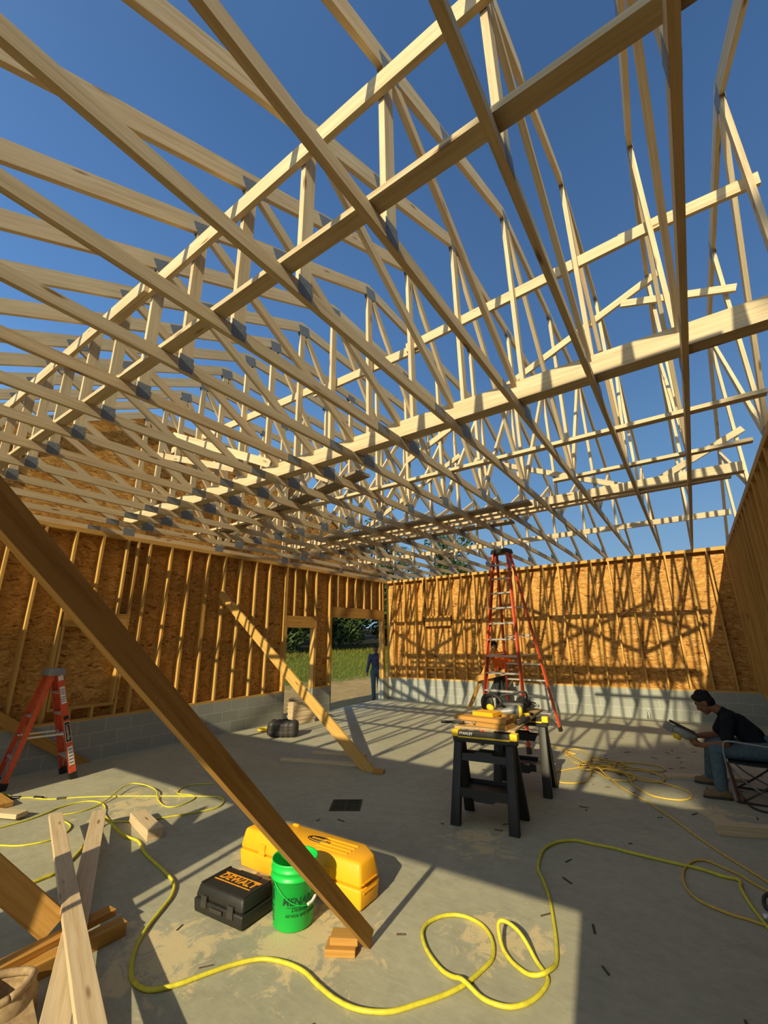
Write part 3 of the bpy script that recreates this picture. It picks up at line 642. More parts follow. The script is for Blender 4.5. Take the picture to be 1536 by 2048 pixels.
# ------------------------------------------------------------------ cords and hoses on the slab
CORDS = {
 'A': (0.008, [(0.338,-9.895), (0.764,-9.805), (0.941,-9.779), (1.158,-9.767), (1.295,-9.661), (1.517,-9.582), (1.670,-9.466), (1.830,-9.305), (2.187,-9.041), (2.607,-8.778), (2.920,-8.583), (3.195,-8.431), (3.351,-8.432), (3.441,-8.490), (3.519,-8.623), (3.472,-8.808), (3.325,-9.064), (3.173,-9.300), (3.007,-9.420), (2.926,-9.471), (2.790,-9.450), (2.615,-9.399), (2.408,-9.305), (2.219,-9.276), (2.062,-9.318), (1.984,-9.443), (1.993,-9.620), (2.044,-9.709), (2.112,-9.911), (2.117,-10.162), (2.116,-10.316)]),
 'B': (0.007, [(2.259,-9.690), (2.333,-9.527), (2.290,-9.306), (2.165,-9.116), (2.001,-8.925), (1.989,-8.798), (2.188,-8.742), (2.453,-8.750), (2.717,-8.868), (3.011,-8.925), (3.098,-8.816), (3.041,-8.607), (2.908,-8.549), (2.716,-8.607), (2.611,-8.545), (2.517,-8.401), (2.554,-8.285), (2.745,-8.143)]),
 'C': (0.008, [(2.356,-10.444), (2.638,-10.299), (2.771,-10.226), (2.853,-10.138), (2.900,-9.997), (2.841,-9.853), (2.708,-9.757), (2.555,-9.737), (2.404,-9.741)]),
 'D': (0.0115, [(3.657,-10.653), (3.695,-10.464), (3.687,-10.309), (3.666,-10.215), (3.511,-10.040), (3.280,-9.852), (3.000,-9.671), (2.966,-9.579), (3.132,-9.572), (3.409,-9.583), (3.643,-9.559), (3.953,-9.649), (4.384,-9.723), (4.632,-9.783), (4.781,-9.885), (4.876,-10.004), (4.996,-10.170), (5.129,-10.309), (5.284,-10.413), (5.389,-10.456), (5.486,-10.459), (5.562,-10.425), (5.634,-10.328), (5.676,-10.236), (5.752,-10.082), (5.834,-9.976), (5.915,-9.928), (6.032,-9.898), (6.144,-9.897), (6.255,-9.923), (6.401,-9.945), (6.522,-9.936), (6.621,-9.895), (6.698,-9.837), (6.776,-9.731), (6.851,-9.621), (6.902,-9.524), (6.925,-9.456), (6.949,-9.344), (6.964,-9.233), (6.930,-9.121), (6.869,-9.031), (6.787,-8.969), (6.685,-8.949), (6.599,-8.974), (6.531,-9.043), (6.495,-9.148), (6.512,-9.242), (6.571,-9.325), (6.642,-9.391), (6.749,-9.458), (6.855,-9.493), (6.909,-9.503), (6.992,-9.520), (7.066,-9.528), (7.136,-9.515), (7.186,-9.482), (7.233,-9.418), (7.264,-9.333), (7.275,-9.233), (7.248,-9.179), (7.170,-9.107), (7.088,-9.063), (7.000,-9.044), (6.946,-9.058), (6.982,-9.123), (7.047,-9.179), (7.124,-9.220), (7.190,-9.239), (7.247,-9.226), (7.272,-9.171), (7.278,-9.069), (7.247,-8.929), (7.181,-8.723), (7.075,-8.431), (6.960,-8.191), (6.899,-8.081), (6.858,-7.906), (6.843,-7.685), (6.906,-7.496), (7.034,-7.379), (7.153,-7.373), (7.348,-7.361), (7.445,-7.374), (7.643,-7.381), (7.833,-7.385), (7.964,-7.384), (8.082,-7.423), (8.190,-7.429), (8.196,-7.553), (8.211,-7.663), (8.240,-7.805), (8.276,-7.947), (8.321,-8.092)]),
 'E': (0.0085, [(8.437,-8.069), (8.298,-7.999), (8.208,-7.979), (8.129,-7.974), (8.027,-7.943), (7.939,-7.890), (7.877,-7.783), (7.847,-7.625), (7.851,-7.457), (7.892,-7.300), (7.942,-7.219), (8.009,-7.195), (8.088,-7.249), (8.196,-7.323), (8.272,-7.416), (8.349,-7.492), (8.454,-7.590)]),
 'F': (0.0075, [(6.730,-5.026), (6.842,-5.070), (6.896,-5.092), (7.058,-5.354), (7.204,-5.592), (7.332,-5.768), (7.447,-5.895), (7.591,-6.115), (7.720,-6.314), (7.922,-6.677), (8.099,-6.965), (8.215,-7.130), (8.316,-7.271), (8.422,-7.421)]),
 'G': (0.0085, [(5.756,-3.568), (5.878,-3.768), (6.090,-3.939), (6.224,-4.099), (6.364,-4.168), (6.309,-4.201), (6.269,-4.336), (6.225,-4.176), (6.222,-3.982), (6.282,-3.849), (6.399,-3.876), (6.534,-4.102), (6.658,-4.383), (6.738,-4.724), (6.749,-4.986), (6.777,-5.325), (6.771,-5.532), (6.718,-5.638), (6.633,-5.705), (6.515,-5.740), (6.417,-5.600)]),
 'H': (0.0085, [(6.336,-5.381), (6.413,-5.192), (6.493,-5.056), (6.599,-4.901), (6.718,-4.810), (6.876,-4.791), (7.008,-4.798), (7.148,-4.683), (7.346,-4.648), (7.470,-4.684), (7.573,-4.834), (7.597,-4.971), (7.553,-5.096), (7.443,-5.140), (7.301,-5.104), (7.157,-4.985), (6.991,-4.866), (6.799,-4.809), (6.721,-4.975), (6.842,-5.070), (6.983,-5.250), (7.096,-5.281), (7.220,-5.229), (7.288,-5.152), (7.261,-5.053), (7.105,-4.963), (6.920,-4.910), (6.760,-4.892)]),
 'I': (0.0085, [(6.275,-4.259), (6.397,-4.610), (6.577,-4.791), (6.712,-4.771), (6.851,-4.624), (6.992,-4.475), (7.103,-4.514), (7.087,-4.602), (6.975,-4.549), (6.794,-4.435), (6.682,-4.437), (6.588,-4.626), (6.574,-4.916), (6.670,-5.063), (6.786,-5.048), (6.866,-4.897), (6.972,-4.820), (7.015,-4.851), (6.985,-4.604), (7.010,-4.401), (7.080,-4.313), (7.314,-4.260), (7.481,-4.270), (7.575,-4.392), (7.569,-4.522), (7.441,-4.618), (7.214,-4.584), (7.105,-4.531), (6.922,-4.357), (6.713,-4.281), (6.634,-4.329)]),
 'J': (0.0085, [(6.769,-4.945), (6.860,-4.860), (6.988,-4.840), (7.102,-4.938), (7.210,-5.135), (7.295,-5.398), (7.398,-5.558), (7.515,-5.695), (7.658,-5.724), (7.785,-5.691), (7.861,-5.597), (7.887,-5.462), (7.859,-5.335), (7.796,-5.245), (7.720,-5.180), (7.554,-5.120), (7.323,-5.081), (7.111,-5.013), (6.924,-4.936), (6.797,-4.957)]),
}

def cord(key, name, label, cat, mat, lift=None):
    r, pts = CORDS[key]; pp = smooth_path([(a, b_, 0) for a, b_ in pts], 6)
    # raise the later strand wherever it crosses an earlier one
    n = len(pp); z = [r+0.001]*n
    for i in range(n):
        for j in range(0, i-14, 2):
            dd = math.hypot(pp[i].x-pp[j].x, pp[i].y-pp[j].y)
            if dd < 0.10: z[i] = max(z[i], z[j]+2.1*r*max(0, 1-max(0, dd-0.02)/0.08))
    if lift:
        for a, b_, hh in lift:
            for i in range(n):
                t = i/(n-1)
                if a < t < b_: z[i] += hh*math.sin(math.pi*(t-a)/(b_-a))
    zz = [sum(z[max(0, i-2):i+3])/len(z[max(0, i-2):i+3]) for i in range(n)]
    return tag(tube(name, [(p.x, p.y, zz[i]) for i, p in enumerate(pp)], r, mat, None, 10, 1), label, cat)
a_ = cord('A', 'extension_cord', 'yellow cord looping on the lit slab at the left with black plugs', 'cord', HOSE)
def plug(pt, d, l, r, par):
    p = Vector((pt[0], pt[1], 0.014)); d = Vector((d[0], d[1], 0)).normalized()
    o = tube('plug', [p-d*l/2, p, p+d*l/2], r, BLK, par, 10, 3); o.parent = None
    o.parent = par; o.matrix_parent_inverse = par.matrix_basis.inverted(); return o
cA = CORDS['A'][1]
plug(cA[3], (cA[4][0]-cA[3][0], cA[4][1]-cA[3][1]), 0.12, 0.017, a_); plug((1.40, -9.61), (1, 0.4), 0.12, 0.017, a_); plug(cA[6], (cA[7][0]-cA[6][0], cA[7][1]-cA[6][1]), 0.10, 0.011, a_)
cord('B', 'extension_cord', 'thin yellow cord arching off the floor behind the crossing boards', 'cord', HOSE, [(0.1, 0.5, 0.05)])
cord('C', 'extension_cord', 'yellow cord ending in a bend left of the crossing boards', 'cord', HOSE)
cord('D', 'air_hose', 'thick yellow green hose snaking across the foreground with two loops', 'hose', HOSE, [(0.055, 0.10, 0.06), (0.655, 0.70, 0.10)])
cord('E', 'air_hose', 'golden hose loop at the right edge of the slab', 'hose', CORD)
CORDS['K'] = (CORDS['G'][0], CORDS['G'][1]+CORDS['H'][1]+CORDS['J'][1]+CORDS['I'][1]+CORDS['F'][1])
cord('K', 'extension_cord', 'golden cord coiled beside the work top and trailing to the right edge', 'cord', CORD)

# floor drain
d = thing('floor_drain', 'square dark drain grate set in the slab', 'drain', (4.69, -7.79, 0), math.radians(33))
boxes('frame', [((-0.17, -0.17, 0.0), (0.17, -0.15, 0.006)), ((-0.17, 0.15, 0.0), (0.17, 0.17, 0.006)), ((-0.17, -0.15, 0.0), (-0.15, 0.15, 0.006)), ((0.15, -0.15, 0.0), (0.17, 0.15, 0.006))], GRATE, d)
boxes('grate', [((-0.15, -0.15, 0.0004), (0.15, 0.15, 0.0016))]+[((-0.15, -0.145+i*0.032, 0.0016), (0.15, -0.133+i*0.032, 0.005)) for i in range(10)], GRATE, d)
boxes('cross_bar', [((-0.15, -0.006, 0.004), (0.15, 0.006, 0.0068)), ((-0.006, -0.15, 0.004), (0.006, 0.15, 0.0068))], BLK2, d)
# ------------------------------------------------------------------ step ladders
def ladder(root, fl, fr, bl, br, tl, tr, btl, btr, nsteps, rail, topmat, backs, side=None):
    def rl(name, a, b, w_, t_, up):
        a, b = Vector(a), Vector(b); R = frame(b-a, up); x, y_, z_ = R.col[0], R.col[1], R.col[2]
        prof = [(-w_/2, -t_/2), (w_/2, -t_/2), (w_/2, t_/2), (w_/2-0.006, t_/2), (w_/2-0.006, -t_/2+0.005), (-w_/2+0.006, -t_/2+0.005), (-w_/2+0.006, t_/2), (-w_/2, t_/2)]
        vs = [e+y_*p[0]+z_*p[1] for e in (a, b) for p in prof]; n = len(prof)
        fs = [(i, (i+1) % n, n+(i+1) % n, n+i) for i in range(n)]+[tuple(range(n-1, -1, -1)), tuple(range(n, 2*n))]
        return place(name, vs, fs, (a+b)/2, R, RED, root)
    fl, fr, bl, br, tl, tr, btl, btr = map(Vector, (fl, fr, bl, br, tl, tr, btl, btr))
    wv = (fr-fl).normalized()
    for a, b, sgn in ((fl, tl, 1), (fr, tr, -1)): rl('front_rail', a+(b-a)*0.02, b, rail, 0.03, wv*sgn)
    for a, b, sgn in ((bl, btl, 1), (br, btr, -1)): rl('rear_rail', a+(b-a)*0.02, b, rail*0.75, 0.028, wv*sgn)
    for a, b in ((fl, tl), (fr, tr), (bl, btl), (br, btr)):
        beam('foot', a, a+(b-a).normalized()*0.09, rail*1.15, 0.045, BLK, root, wv, 0.004)
    for i in range(1, nsteps+1):
        t = i/(nsteps+1); a, b = fl.lerp(tl, t), fr.lerp(tr, t)
        beam('step', a+wv*0.014, b-wv*0.014, rail*1.05, 0.028, ALU, root, (0, 0, 1), 0.003)
    for t in backs:
        a, b = bl.lerp(btl, t), br.lerp(btr, t); beam('rear_brace', a+wv*0.012, b-wv*0.012, 0.025, 0.03, ALU, root)
    t = 0.42
    for (a, b), (c_, d_) in (((fl, tl), (bl, btl)), ((fr, tr), (br, btr))):
        p, q_ = a.lerp(b, t), c_.lerp(d_, t); beam('spreader', p, q_, 0.008, 0.022, ALU, root)
    # knee braces under the lowest step and rear bars
    for a, b, s_ in ((fl, tl, 1), (fr, tr, -1)):
        p = a.lerp(b, 1/(nsteps+1)); q_ = a.lerp(b, 0.02); beam('knee_brace', p+wv*s_*0.17, q_+(p-q_)*0.35+wv*s_*0.015, 0.018, 0.006, ALU, root)
    for t in backs[::2]:
        for a, b, s_ in ((bl, btl, 1), (br, btr, -1)):
            p = a.lerp(b, t); q_ = a.lerp(b, t-0.055); beam('knee_brace', p+wv*s_*0.15, q_+wv*s_*0.012, 0.015, 0.005, ALU, root)
    c0 = (tl+tr+btl+btr)/4; R = frame(wv); wd = (tr-tl).length/2+0.045
    dp = ((tl+tr)/2-(btl+btr)/2).length/2+0.07
    y_ = Vector((0, 0, 1)).cross(wv).normalized()
    vs = [c0+wv*(sx*(wd-0.0 if sz < 0 else sx*0+wd-0.02))+y_*(sy*(dp if sz < 0 else dp-0.015))+Vector((0, 0, 0.045*sz)) for sx in (-1, 1) for sy in (-1, 1) for sz in (-1, 1)]
    place('top_cap', vs, BOXF, c0, R, topmat, root, True, 0.012)
    return root
lb = thing('stepladder', 'tall red stepladder with aluminium steps before the back wall', 'stepladder', (0, 0, 0))
ladder(lb, (4.875, -4.34, 0), (5.745, -4.50, 0), (4.68, -2.32, 0), (5.745, -2.47, 0), (5.075, -3.47, 3.50), (5.375, -3.52, 3.50), (5.085, -3.34, 3.50), (5.375, -3.39, 3.50), 11, 0.085, BLK, (0.09, 0.18, 0.27, 0.36, 0.52, 0.68))
ls = thing('stepladder', 'short red stepladder with white labels by the left wall', 'stepladder', (0, 0, 0))
ladder(ls, (0.42, -9.00, 0), (0.84, -9.03, 0), (0.22, -9.73, 0), (0.655, -9.77, 0), (0.52, -9.40, 1.41), (0.80, -9.42, 1.41), (0.52, -9.47, 1.41), (0.80, -9.49, 1.41), 4, 0.080, GREYP, (0.25, 0.6))
_a, _b = Vector((0.84, -9.03, 0)), Vector((0.80, -9.42, 1.41)); _u = (_b-_a).normalized(); _x = Vector((1, 0.03, 0)); _n = (_x-_u*_x.dot(_u)).normalized(); _w = _u.cross(_n).normalized()
def rail_label(name, t0, t1, hw, mat, off=0.018):
    p, q_ = _a.lerp(_b, t0), _a.lerp(_b, t1); m = (p+q_)/2+_n*off
    h = (q_-p).length/2
    return prism(name, [m-_u*h-_w*hw, m+_u*h-_w*hw, m+_u*h+_w*hw, m-_u*h+_w*hw], _n*0.0012, mat, ls)
rail_label('label', 0.13, 0.30, 0.032, WHT); rail_label('label', 0.34, 0.53, 0.034, WHT); rail_label('label_panel', 0.345, 0.525, 0.030, BLK, 0.0188)
rail_label('label', 0.55, 0.585, 0.030, BLK); rail_label('label', 0.70, 0.86, 0.030, WHT); rail_label('label', 0.92, 0.965, 0.030, WHT)
for t in (0.72, 0.74, 0.76, 0.79, 0.81, 0.83): rail_label('label_line', t, t+0.006, 0.024, BLK2, 0.0192)
for t in (0.15, 0.18, 0.21, 0.24, 0.27): rail_label('label_line', t, t+0.007, 0.024, BLK2, 0.0192)
text('lettering', 'Louisville', 0.056, _a.lerp(_b, 0.435)+_n*0.0202, -_u, _w, WHT, ls, 0.0005, 0.2)

# ------------------------------------------------------------------ sawhorses and work top
def sawhorse(label, loc, rz, front_text):
    t = thing('sawhorse', label, 'sawhorse', loc, rz, 'sawhorses under the work top')
    TZ = 0.83
    for sx in (-1, 1):
        for sy in (-1, 1):
            x0, x1 = sx*0.275, sx*0.29
            vs = []
            for z, hw, yc, hd in ((0.0, 0.050, 0.215, 0.030), (0.72, 0.042, 0.045, 0.030)):
                xc = x1 if z == 0 else x0
                vs += [(xc+a*hw, sy*yc+b_*hd, z) for a in (-1, 1) for b_ in (-1, 1)]
            vs = [vs[i] for i in (0, 4, 1, 5, 2, 6, 3, 7)]
            place('leg', vs, BOXF, (x0, 0, 0.72), Matrix.Identity(3), BLK, t, True, 0.006)
    box('beam', (-0.34, -0.038, 0.715), (0.34, 0.038, TZ-0.012), BLK, t, 0.006)
    box('top_rail', (-0.335, -0.043, TZ-0.055), (0.335, -0.0385, TZ-0.008), BLK2, t, 0.0)
    for sx in (-1, 1): box('end_cap', (min(sx*0.35, sx*0.275), -0.046, TZ-0.066), (max(sx*0.35, sx*0.275), 0.046, TZ), YEL, t, 0.006)
    box('edge_strip', (-0.275, -0.047, TZ-0.072), (0.275, -0.040, TZ-0.056), YEL, t)
    for sy in (-1, 1): prism('upper_brace', [(-0.25, sy*0.085, 0.555), (0.25, sy*0.085, 0.555), (0.25, sy*0.07, 0.62), (0.10, sy*0.07, 0.62), (0.08, sy*0.066, 0.64), (-0.08, sy*0.066, 0.64), (-0.10, sy*0.07, 0.62), (-0.25, sy*0.07, 0.62)], (0, 0.022, 0), BLK, t)
    vs = [(-0.25, -0.165, 0.285), (0.25, -0.165, 0.285), (0.25, 0.165, 0.285), (-0.25, 0.165, 0.285)]
    prism('shelf', vs, (0, 0, 0.012), BLK, t)
    for sy in (-1, 1): prism('shelf_lip', [(-0.25, sy*0.165, 0.24), (-0.12, sy*0.165, 0.24), (-0.09, sy*0.165, 0.215), (0.09, sy*0.165, 0.215), (0.12, sy*0.165, 0.24), (0.25, sy*0.165, 0.24), (0.25, sy*0.165, 0.325), (-0.25, sy*0.165, 0.325)], (0, 0.016, 0), BLK, t)
    if front_text: text('lettering', 'STANLEY', 0.036, (-0.19, -0.0445, TZ-0.031), (1, 0, 0), (0, 0, 1), WHT, t, 0.0008, 0, 1.0, 0.001)
    return t
RZ = math.radians(5.5)
def loc2(x, y, z=0.0, c=(6.13, -6.50)): return (c[0]+x*math.cos(RZ)-y*math.sin(RZ), c[1]+x*math.sin(RZ)+y*math.cos(RZ), z)
sawhorse('black sawhorse with yellow trim under the near end of the work top', (6.225, -7.37, 0), RZ, True)
sawhorse('black sawhorse with yellow trim under the far end of the work top', (6.215, -6.18, 0), RZ, False)
wt = beam('plywood_sheet', (6.13+0.82*math.sin(RZ), -6.52-0.82*math.cos(RZ), 0.8415), (6.13-0.80*math.sin(RZ), -6.52+0.80*math.cos(RZ), 0.8415), 0.66, 0.022, PLY, None, (0, 0, 1), 0.002)
tag(wt, 'plywood work top spanning the two sawhorses', 'work top')
TT = 0.853
def on_top(name, label, cat, x, y, rz=0.0, group=None): 
    return thing(name, label, cat, loc2(x, y, TT), RZ+rz, group)
def tboard(label, x0, y0, x1, y1, z, wd, ht, mat):
    return lumber('work_board', label, 'board', loc2(x0, y0, TT+z+ht/2), loc2(x1, y1, TT+z+ht/2), wd, ht, mat, group='boards stacked on the work top')
tboard('lowest amber board on the work top nearest the front edge', -0.28, -0.64, 0.27, -0.76, 0.001, 0.19, 0.04, PLANK)
tboard('amber board stacked on the lowest board of the work top', -0.38, -0.58, 0.25, -0.70, 0.042, 0.19, 0.04, PLANK)
tboard('short orange offcut on top of the stacked work boards', -0.17, -0.52, 0.08, -0.58, 0.083, 0.20, 0.042, AMB)
tboard('brown offcut beside the orange offcut on the work top', 0.0, -0.40, 0.24, -0.45, 0.003, 0.10, 0.085, PLANK)
# hammer at the near edge
h = on_top('hammer', 'hammer with black grip lying on the near table corner', 'hammer', -0.30, -0.78, 0.2)
h.location.z += 0.016
tube('handle', [(-0.20, 0, 0.01), (-0.08, 0, 0.012), (0.06, 0, 0.014)], 0.014, BLK, h, 10, 4)
tube('shaft', [(0.06, 0, 0.014), (0.18, 0, 0.016)], 0.009, GREYP, h, 8, 4)
tube('head', [(0.17, -0.05, 0.018), (0.18, 0.0, 0.02), (0.17, 0.07, 0.016)], 0.014, GREYP, h, 10, 5, rf=lambda t: 0.015-0.009*max(0, t-0.5)*2)
# circular saw: dark guard disc, white shoe, yellow motor
s_ = on_top('circular_saw', 'yellow and black circular saw behind the stacked boards', 'saw', -0.14, 0.06, -0.3)
lathe('blade_guard', [(0.02, -0.018), (0.105, -0.018), (0.115, 0.0), (0.105, 0.018), (0.02, 0.018)], BLK, s_, 32, (-0.10, 0.02, 0.12), (0.25, 1, 0))
lathe('motor', [(0.0, -0.01), (0.034, -0.01), (0.038, 0.01), (0.038, 0.09), (0.033, 0.092), (0.033, 0.115), (0.028, 0.13), (0.0, 0.13)], YEL, s_, 24, (-0.05, -0.02, 0.085), (0.85, -0.8, 0.0))
box('shoe', (-0.24, -0.09, 0.004), (0.10, 0.05, 0.010), GREYP, s_, 0.002)
tube('handle', [(-0.10, -0.03, 0.20), (0.0, -0.03, 0.235), (0.10, -0.02, 0.20), (0.13, -0.02, 0.13), (0.06, -0.02, 0.10)], 0.018, BLK, s_, 10, 5)
# framing nailer lying on its side
def nailer(t, main, mag, cap):
    tube('body', [(-0.16, 0, 0.075), (-0.05, 0, 0.08), (0.08, 0, 0.085), (0.13, 0, 0.085)], 0.05, main, t, 16, 5, rf=lambda u: 0.030+0.034*min(1, max(0, (u-0.25)*2.2)))
    lathe('end_cap', [(0, 0), (0.062, 0), (0.068, 0.01), (0.060, 0.04), (0.035, 0.05), (0, 0.05)], cap, t, 24, (0.12, 0, 0.085), (1, 0, 0))
    tube('handle', [(0.06, 0.04, 0.08), (0.03, 0.14, 0.075), (0.02, 0.25, 0.07)], 0.022, BLK, t, 12, 5)
    prism('magazine', [(-0.17, 0.02, 0.05), (-0.12, -0.02, 0.05), (0.06, 0.24, 0.05), (0.04, 0.31, 0.05), (-0.02, 0.28, 0.05)], (0, 0, 0.034), mag, t, None, 0.004)
    tube('nose', [(-0.16, 0, 0.075), (-0.24, 0, 0.07)], 0.016, GREYP, t, 10, 3)
    prism('trigger_guard', [(0.0, 0.05, 0.07), (0.03, 0.12, 0.07), (0.0, 0.12, 0.07), (-0.03, 0.06, 0.07)], (0, 0, 0.012), YEL, t)
n1 = on_top('nail_gun', 'silver and black nail gun lying near the middle of the work top', 'nail gun', 0.10, -0.20, 0.5)
nailer(n1, GREYP, BLK2, YEL)
n2 = on_top('nail_gun', 'black nail gun with long dark magazine at the far right table corner', 'nail gun', 0.15, 0.66, 2.4)
nailer(n2, BLK, BLK, BLK2)
tl_ = on_top('tool_bag', 'open black tool bag with a bar handle at the back of the work top', 'tool bag', 0.04, 0.36, 0.1)
rbox('pouch', 0.34, 0.18, 0.002, 0.13, BLK, tl_, 0.02, 0.02)
tube('bar_handle', [(-0.17, 0, 0.12), (-0.14, 0, 0.19), (0.0, 0, 0.215), (0.16, 0, 0.245), (0.175, 0, 0.12)], 0.014, BLK2, tl_, 10, 6)
for i in range(4): rbox('side_pocket', 0.065, 0.02, 0.01, 0.09, BLK2, tl_, 0.002, 0.006, (-0.12+0.08*i, -0.10))
lv = on_top('clamp', 'yellow bar clamp lying in front of the silver nail gun', 'clamp', 0.20, 0.10, 0.9)
beam('bar', (-0.12, 0, 0.014), (0.12, 0, 0.014), 0.03, 0.024, YEL, lv, (0, 0, 1), 0.003); box('jaw', (0.10, -0.05, 0.003), (0.135, 0.03, 0.03), BLK, lv, 0.004); box('grip', (-0.16, -0.02, 0.003), (-0.10, 0.02, 0.035), BLK, lv, 0.006)
pp_ = on_top('pipe', 'short dark steel pipe on the right side of the work top', 'pipe', 0.27, -0.40, 0.0)
for nm, r_, m_ in (('barrel', 0.024, BLK2),): 
    o = lathe(nm, [(0.012, 0), (r_, 0), (r_, 0.34), (0.012, 0.34)], m_, pp_, 20, (0.02, -0.15, 0.0255), (0.15, 1, 0))
# ------------------------------------------------------------------ people
EYE = M_plain('eye_white', (0.30, 0.26, 0.21), 0.4, 0.4)
STRAP = M_plain('strap_webbing', (0.10, 0.035, 0.025), 0.8, 0.2)
def add_ball(vs, fs, c, r, R=None, seg=16, ring=10):
    b = len(vs); c = Vector(c); rv = Vector(r) if not isinstance(r, (int, float)) else Vector((r, r, r))
    for i in range(ring+1):
        th = math.pi*i/ring
        for k in range(seg):
            ph = 2*math.pi*k/seg; v = Vector((rv.x*math.sin(th)*math.cos(ph), rv.y*math.sin(th)*math.sin(ph), rv.z*math.cos(th)))
            vs.append(c+(R @ v if R else v))
    for i in range(ring):
        for k in range(seg):
            a, d = b+i*seg+k, b+i*seg+(k+1) % seg; fs.append((a, a+seg, d+seg, d))
def add_limb(vs, fs, pts, radii, seg=14):
    pts = [Vector(p) for p in pts]
    for p, r in zip(pts, radii): add_ball(vs, fs, p, r, None, seg, 8)
    for i in range(len(pts)-1):
        n = 4; b = len(vs); d = (pts[i+1]-pts[i]).normalized(); a = Vector((0, 0, 1)) if abs(d.z) < 0.9 else Vector((1, 0, 0)); u = a.cross(d).normalized(); v = d.cross(u)
        for j in range(n+1):
            t = j/n; c = pts[i].lerp(pts[i+1], t); r = radii[i]*(1-t)+radii[i+1]*t
            vs += [c+u*(r*math.cos(2*math.pi*k/seg))+v*(r*math.sin(2*math.pi*k/seg)) for k in range(seg)]
        for j in range(n):
            for k in range(seg):
                x, y = b+j*seg+k, b+j*seg+(k+1) % seg; fs.append((x, y, y+seg, x+seg))
        fs.append(tuple(b+k for k in range(seg-1, -1, -1))); fs.append(tuple(b+n*seg+k for k in range(seg)))
def fuse(name, vs, fs, mat, parent, voxel, org, smooth_it=3):
    """one continuous surface out of overlapping volumes"""
    me = bpy.data.meshes.new(name); me.from_pydata([Vector(v)-Vector(org) for v in vs], [], fs)
    bm = bmesh.new(); bm.from_mesh(me); bmesh.ops.recalc_face_normals(bm, faces=bm.faces); bm.to_mesh(me); bm.free()
    o = bpy.data.objects.new(name, me); COL.objects.link(o)
    m = o.modifiers.new('r', 'REMESH'); m.mode = 'VOXEL'; m.voxel_size = voxel
    s = o.modifiers.new('s', 'SMOOTH'); s.iterations = smooth_it; s.factor = 0.5
    me2 = eval_mesh(o); bpy.data.objects.remove(o)
    me2.name = name; me2.materials.clear()
    r = link(name, me2, mat, parent, True); r.location = org
    return r
def head_geo(vs, fs, c, R, k=1.0):
    """skull, jaw, nose, brow, lips, ears; local +X is the face, +Z the crown"""
    P = lambda x, y, z: Vector(c)+R @ Vector((x*k, y*k, z*k))
    add_ball(vs, fs, P(-0.012, 0, 0.028), (0.098*k, 0.077*k, 0.098*k), R, 20, 14)
    add_ball(vs, fs, P(0.030, 0, -0.042), (0.062*k, 0.058*k, 0.075*k), R, 18, 12)
    add_ball(vs, fs, P(0.060, 0, -0.098), (0.026*k, 0.027*k, 0.022*k), R)
    add_limb(vs, fs, [P(0.078, 0, 0.018), P(0.104, 0, -0.020), P(0.098, 0, -0.030)], [0.010*k, 0.014*k, 0.015*k], 10)
    for s in (-1, 1):
        add_limb(vs, fs, [P(0.080, s*0.012, 0.027), P(0.068, s*0.046, 0.027)], [0.012*k, 0.010*k], 8)
        add_ball(vs, fs, P(0.064, s*0.040, -0.022), (0.022*k, 0.020*k, 0.020*k), R, 10, 8)
        add_ball(vs, fs, P(-0.008, s*0.078, -0.008), (0.022*k, 0.010*k, 0.033*k), R, 12, 8)
        add_ball(vs, fs, P(0.098, s*0.013, -0.030), 0.009*k, R, 8, 6)
    add_limb(vs, fs, [P(0.078, -0.022, -0.060), P(0.090, 0, -0.058), P(0.078, 0.022, -0.060)], [0.006*k, 0.009*k, 0.006*k], 8)
    add_limb(vs, fs, [P(0.076, -0.018, -0.072), P(0.087, 0, -0.072), P(0.076, 0.018, -0.072)], [0.006*k, 0.009*k, 0.006*k], 8)
def head_details(parent, c, R, k=1.0, hair=HAIR):
    P = lambda x, y, z: Vector(c)+R @ Vector((x*k, y*k, z*k))
    for s in (-1, 1):
        v, f = [], []; add_ball(v, f, P(0.081, s*0.031, 0.004), (0.0085*k, 0.013*k, 0.0085*k), R, 12, 8)
        place('eye', v, f, P(0.081, s*0.031, 0.004), Matrix.Identity(3), EYE, parent, True)
        v, f = [], []; add_ball(v, f, P(0.0885, s*0.032, 0.003), (0.003*k, 0.0055*k, 0.0055*k), R, 10, 6)
        place('iris', v, f, P(0.0885, s*0.032, 0.003), Matrix.Identity(3), HAIR, parent, True)
        v, f = [], []; add_limb(v, f, [P(0.088, s*0.014, 0.034), P(0.084, s*0.034, 0.040), P(0.070, s*0.052, 0.032)], [0.005*k, 0.005*k, 0.003*k], 8)
        place('eyebrow', v, f, P(0.085, s*0.03, 0.035), Matrix.Identity(3), hair, parent, True)
    v, f = [], []
    add_ball(v, f, P(-0.022, 0, 0.048), (0.100*k, 0.083*k, 0.088*k), R, 20, 14); add_ball(v, f, P(-0.052, 0, -0.005), (0.066*k, 0.078*k, 0.082*k), R, 18, 12)
    add_limb(v, f, [P(0.038, -0.040, 0.096), P(0.050, 0, 0.102), P(0.038, 0.040, 0.096)], [0.024*k, 0.028*k, 0.024*k], 12)
    rnd = random.Random(3)
    for i in range(46):
        th = rnd.uniform(0, 2*math.pi); ph = rnd.uniform(0.1, 1.25)
        add_ball(v, f, P(-0.022+0.095*math.sin(ph)*math.cos(th), 0.080*math.sin(ph)*math.sin(th), 0.048+0.084*math.cos(ph)), 0.017*k, None, 8, 6)
    return fuse('hair', v, f, hair, parent, 0.006, P(0, 0, 0.05), 1)
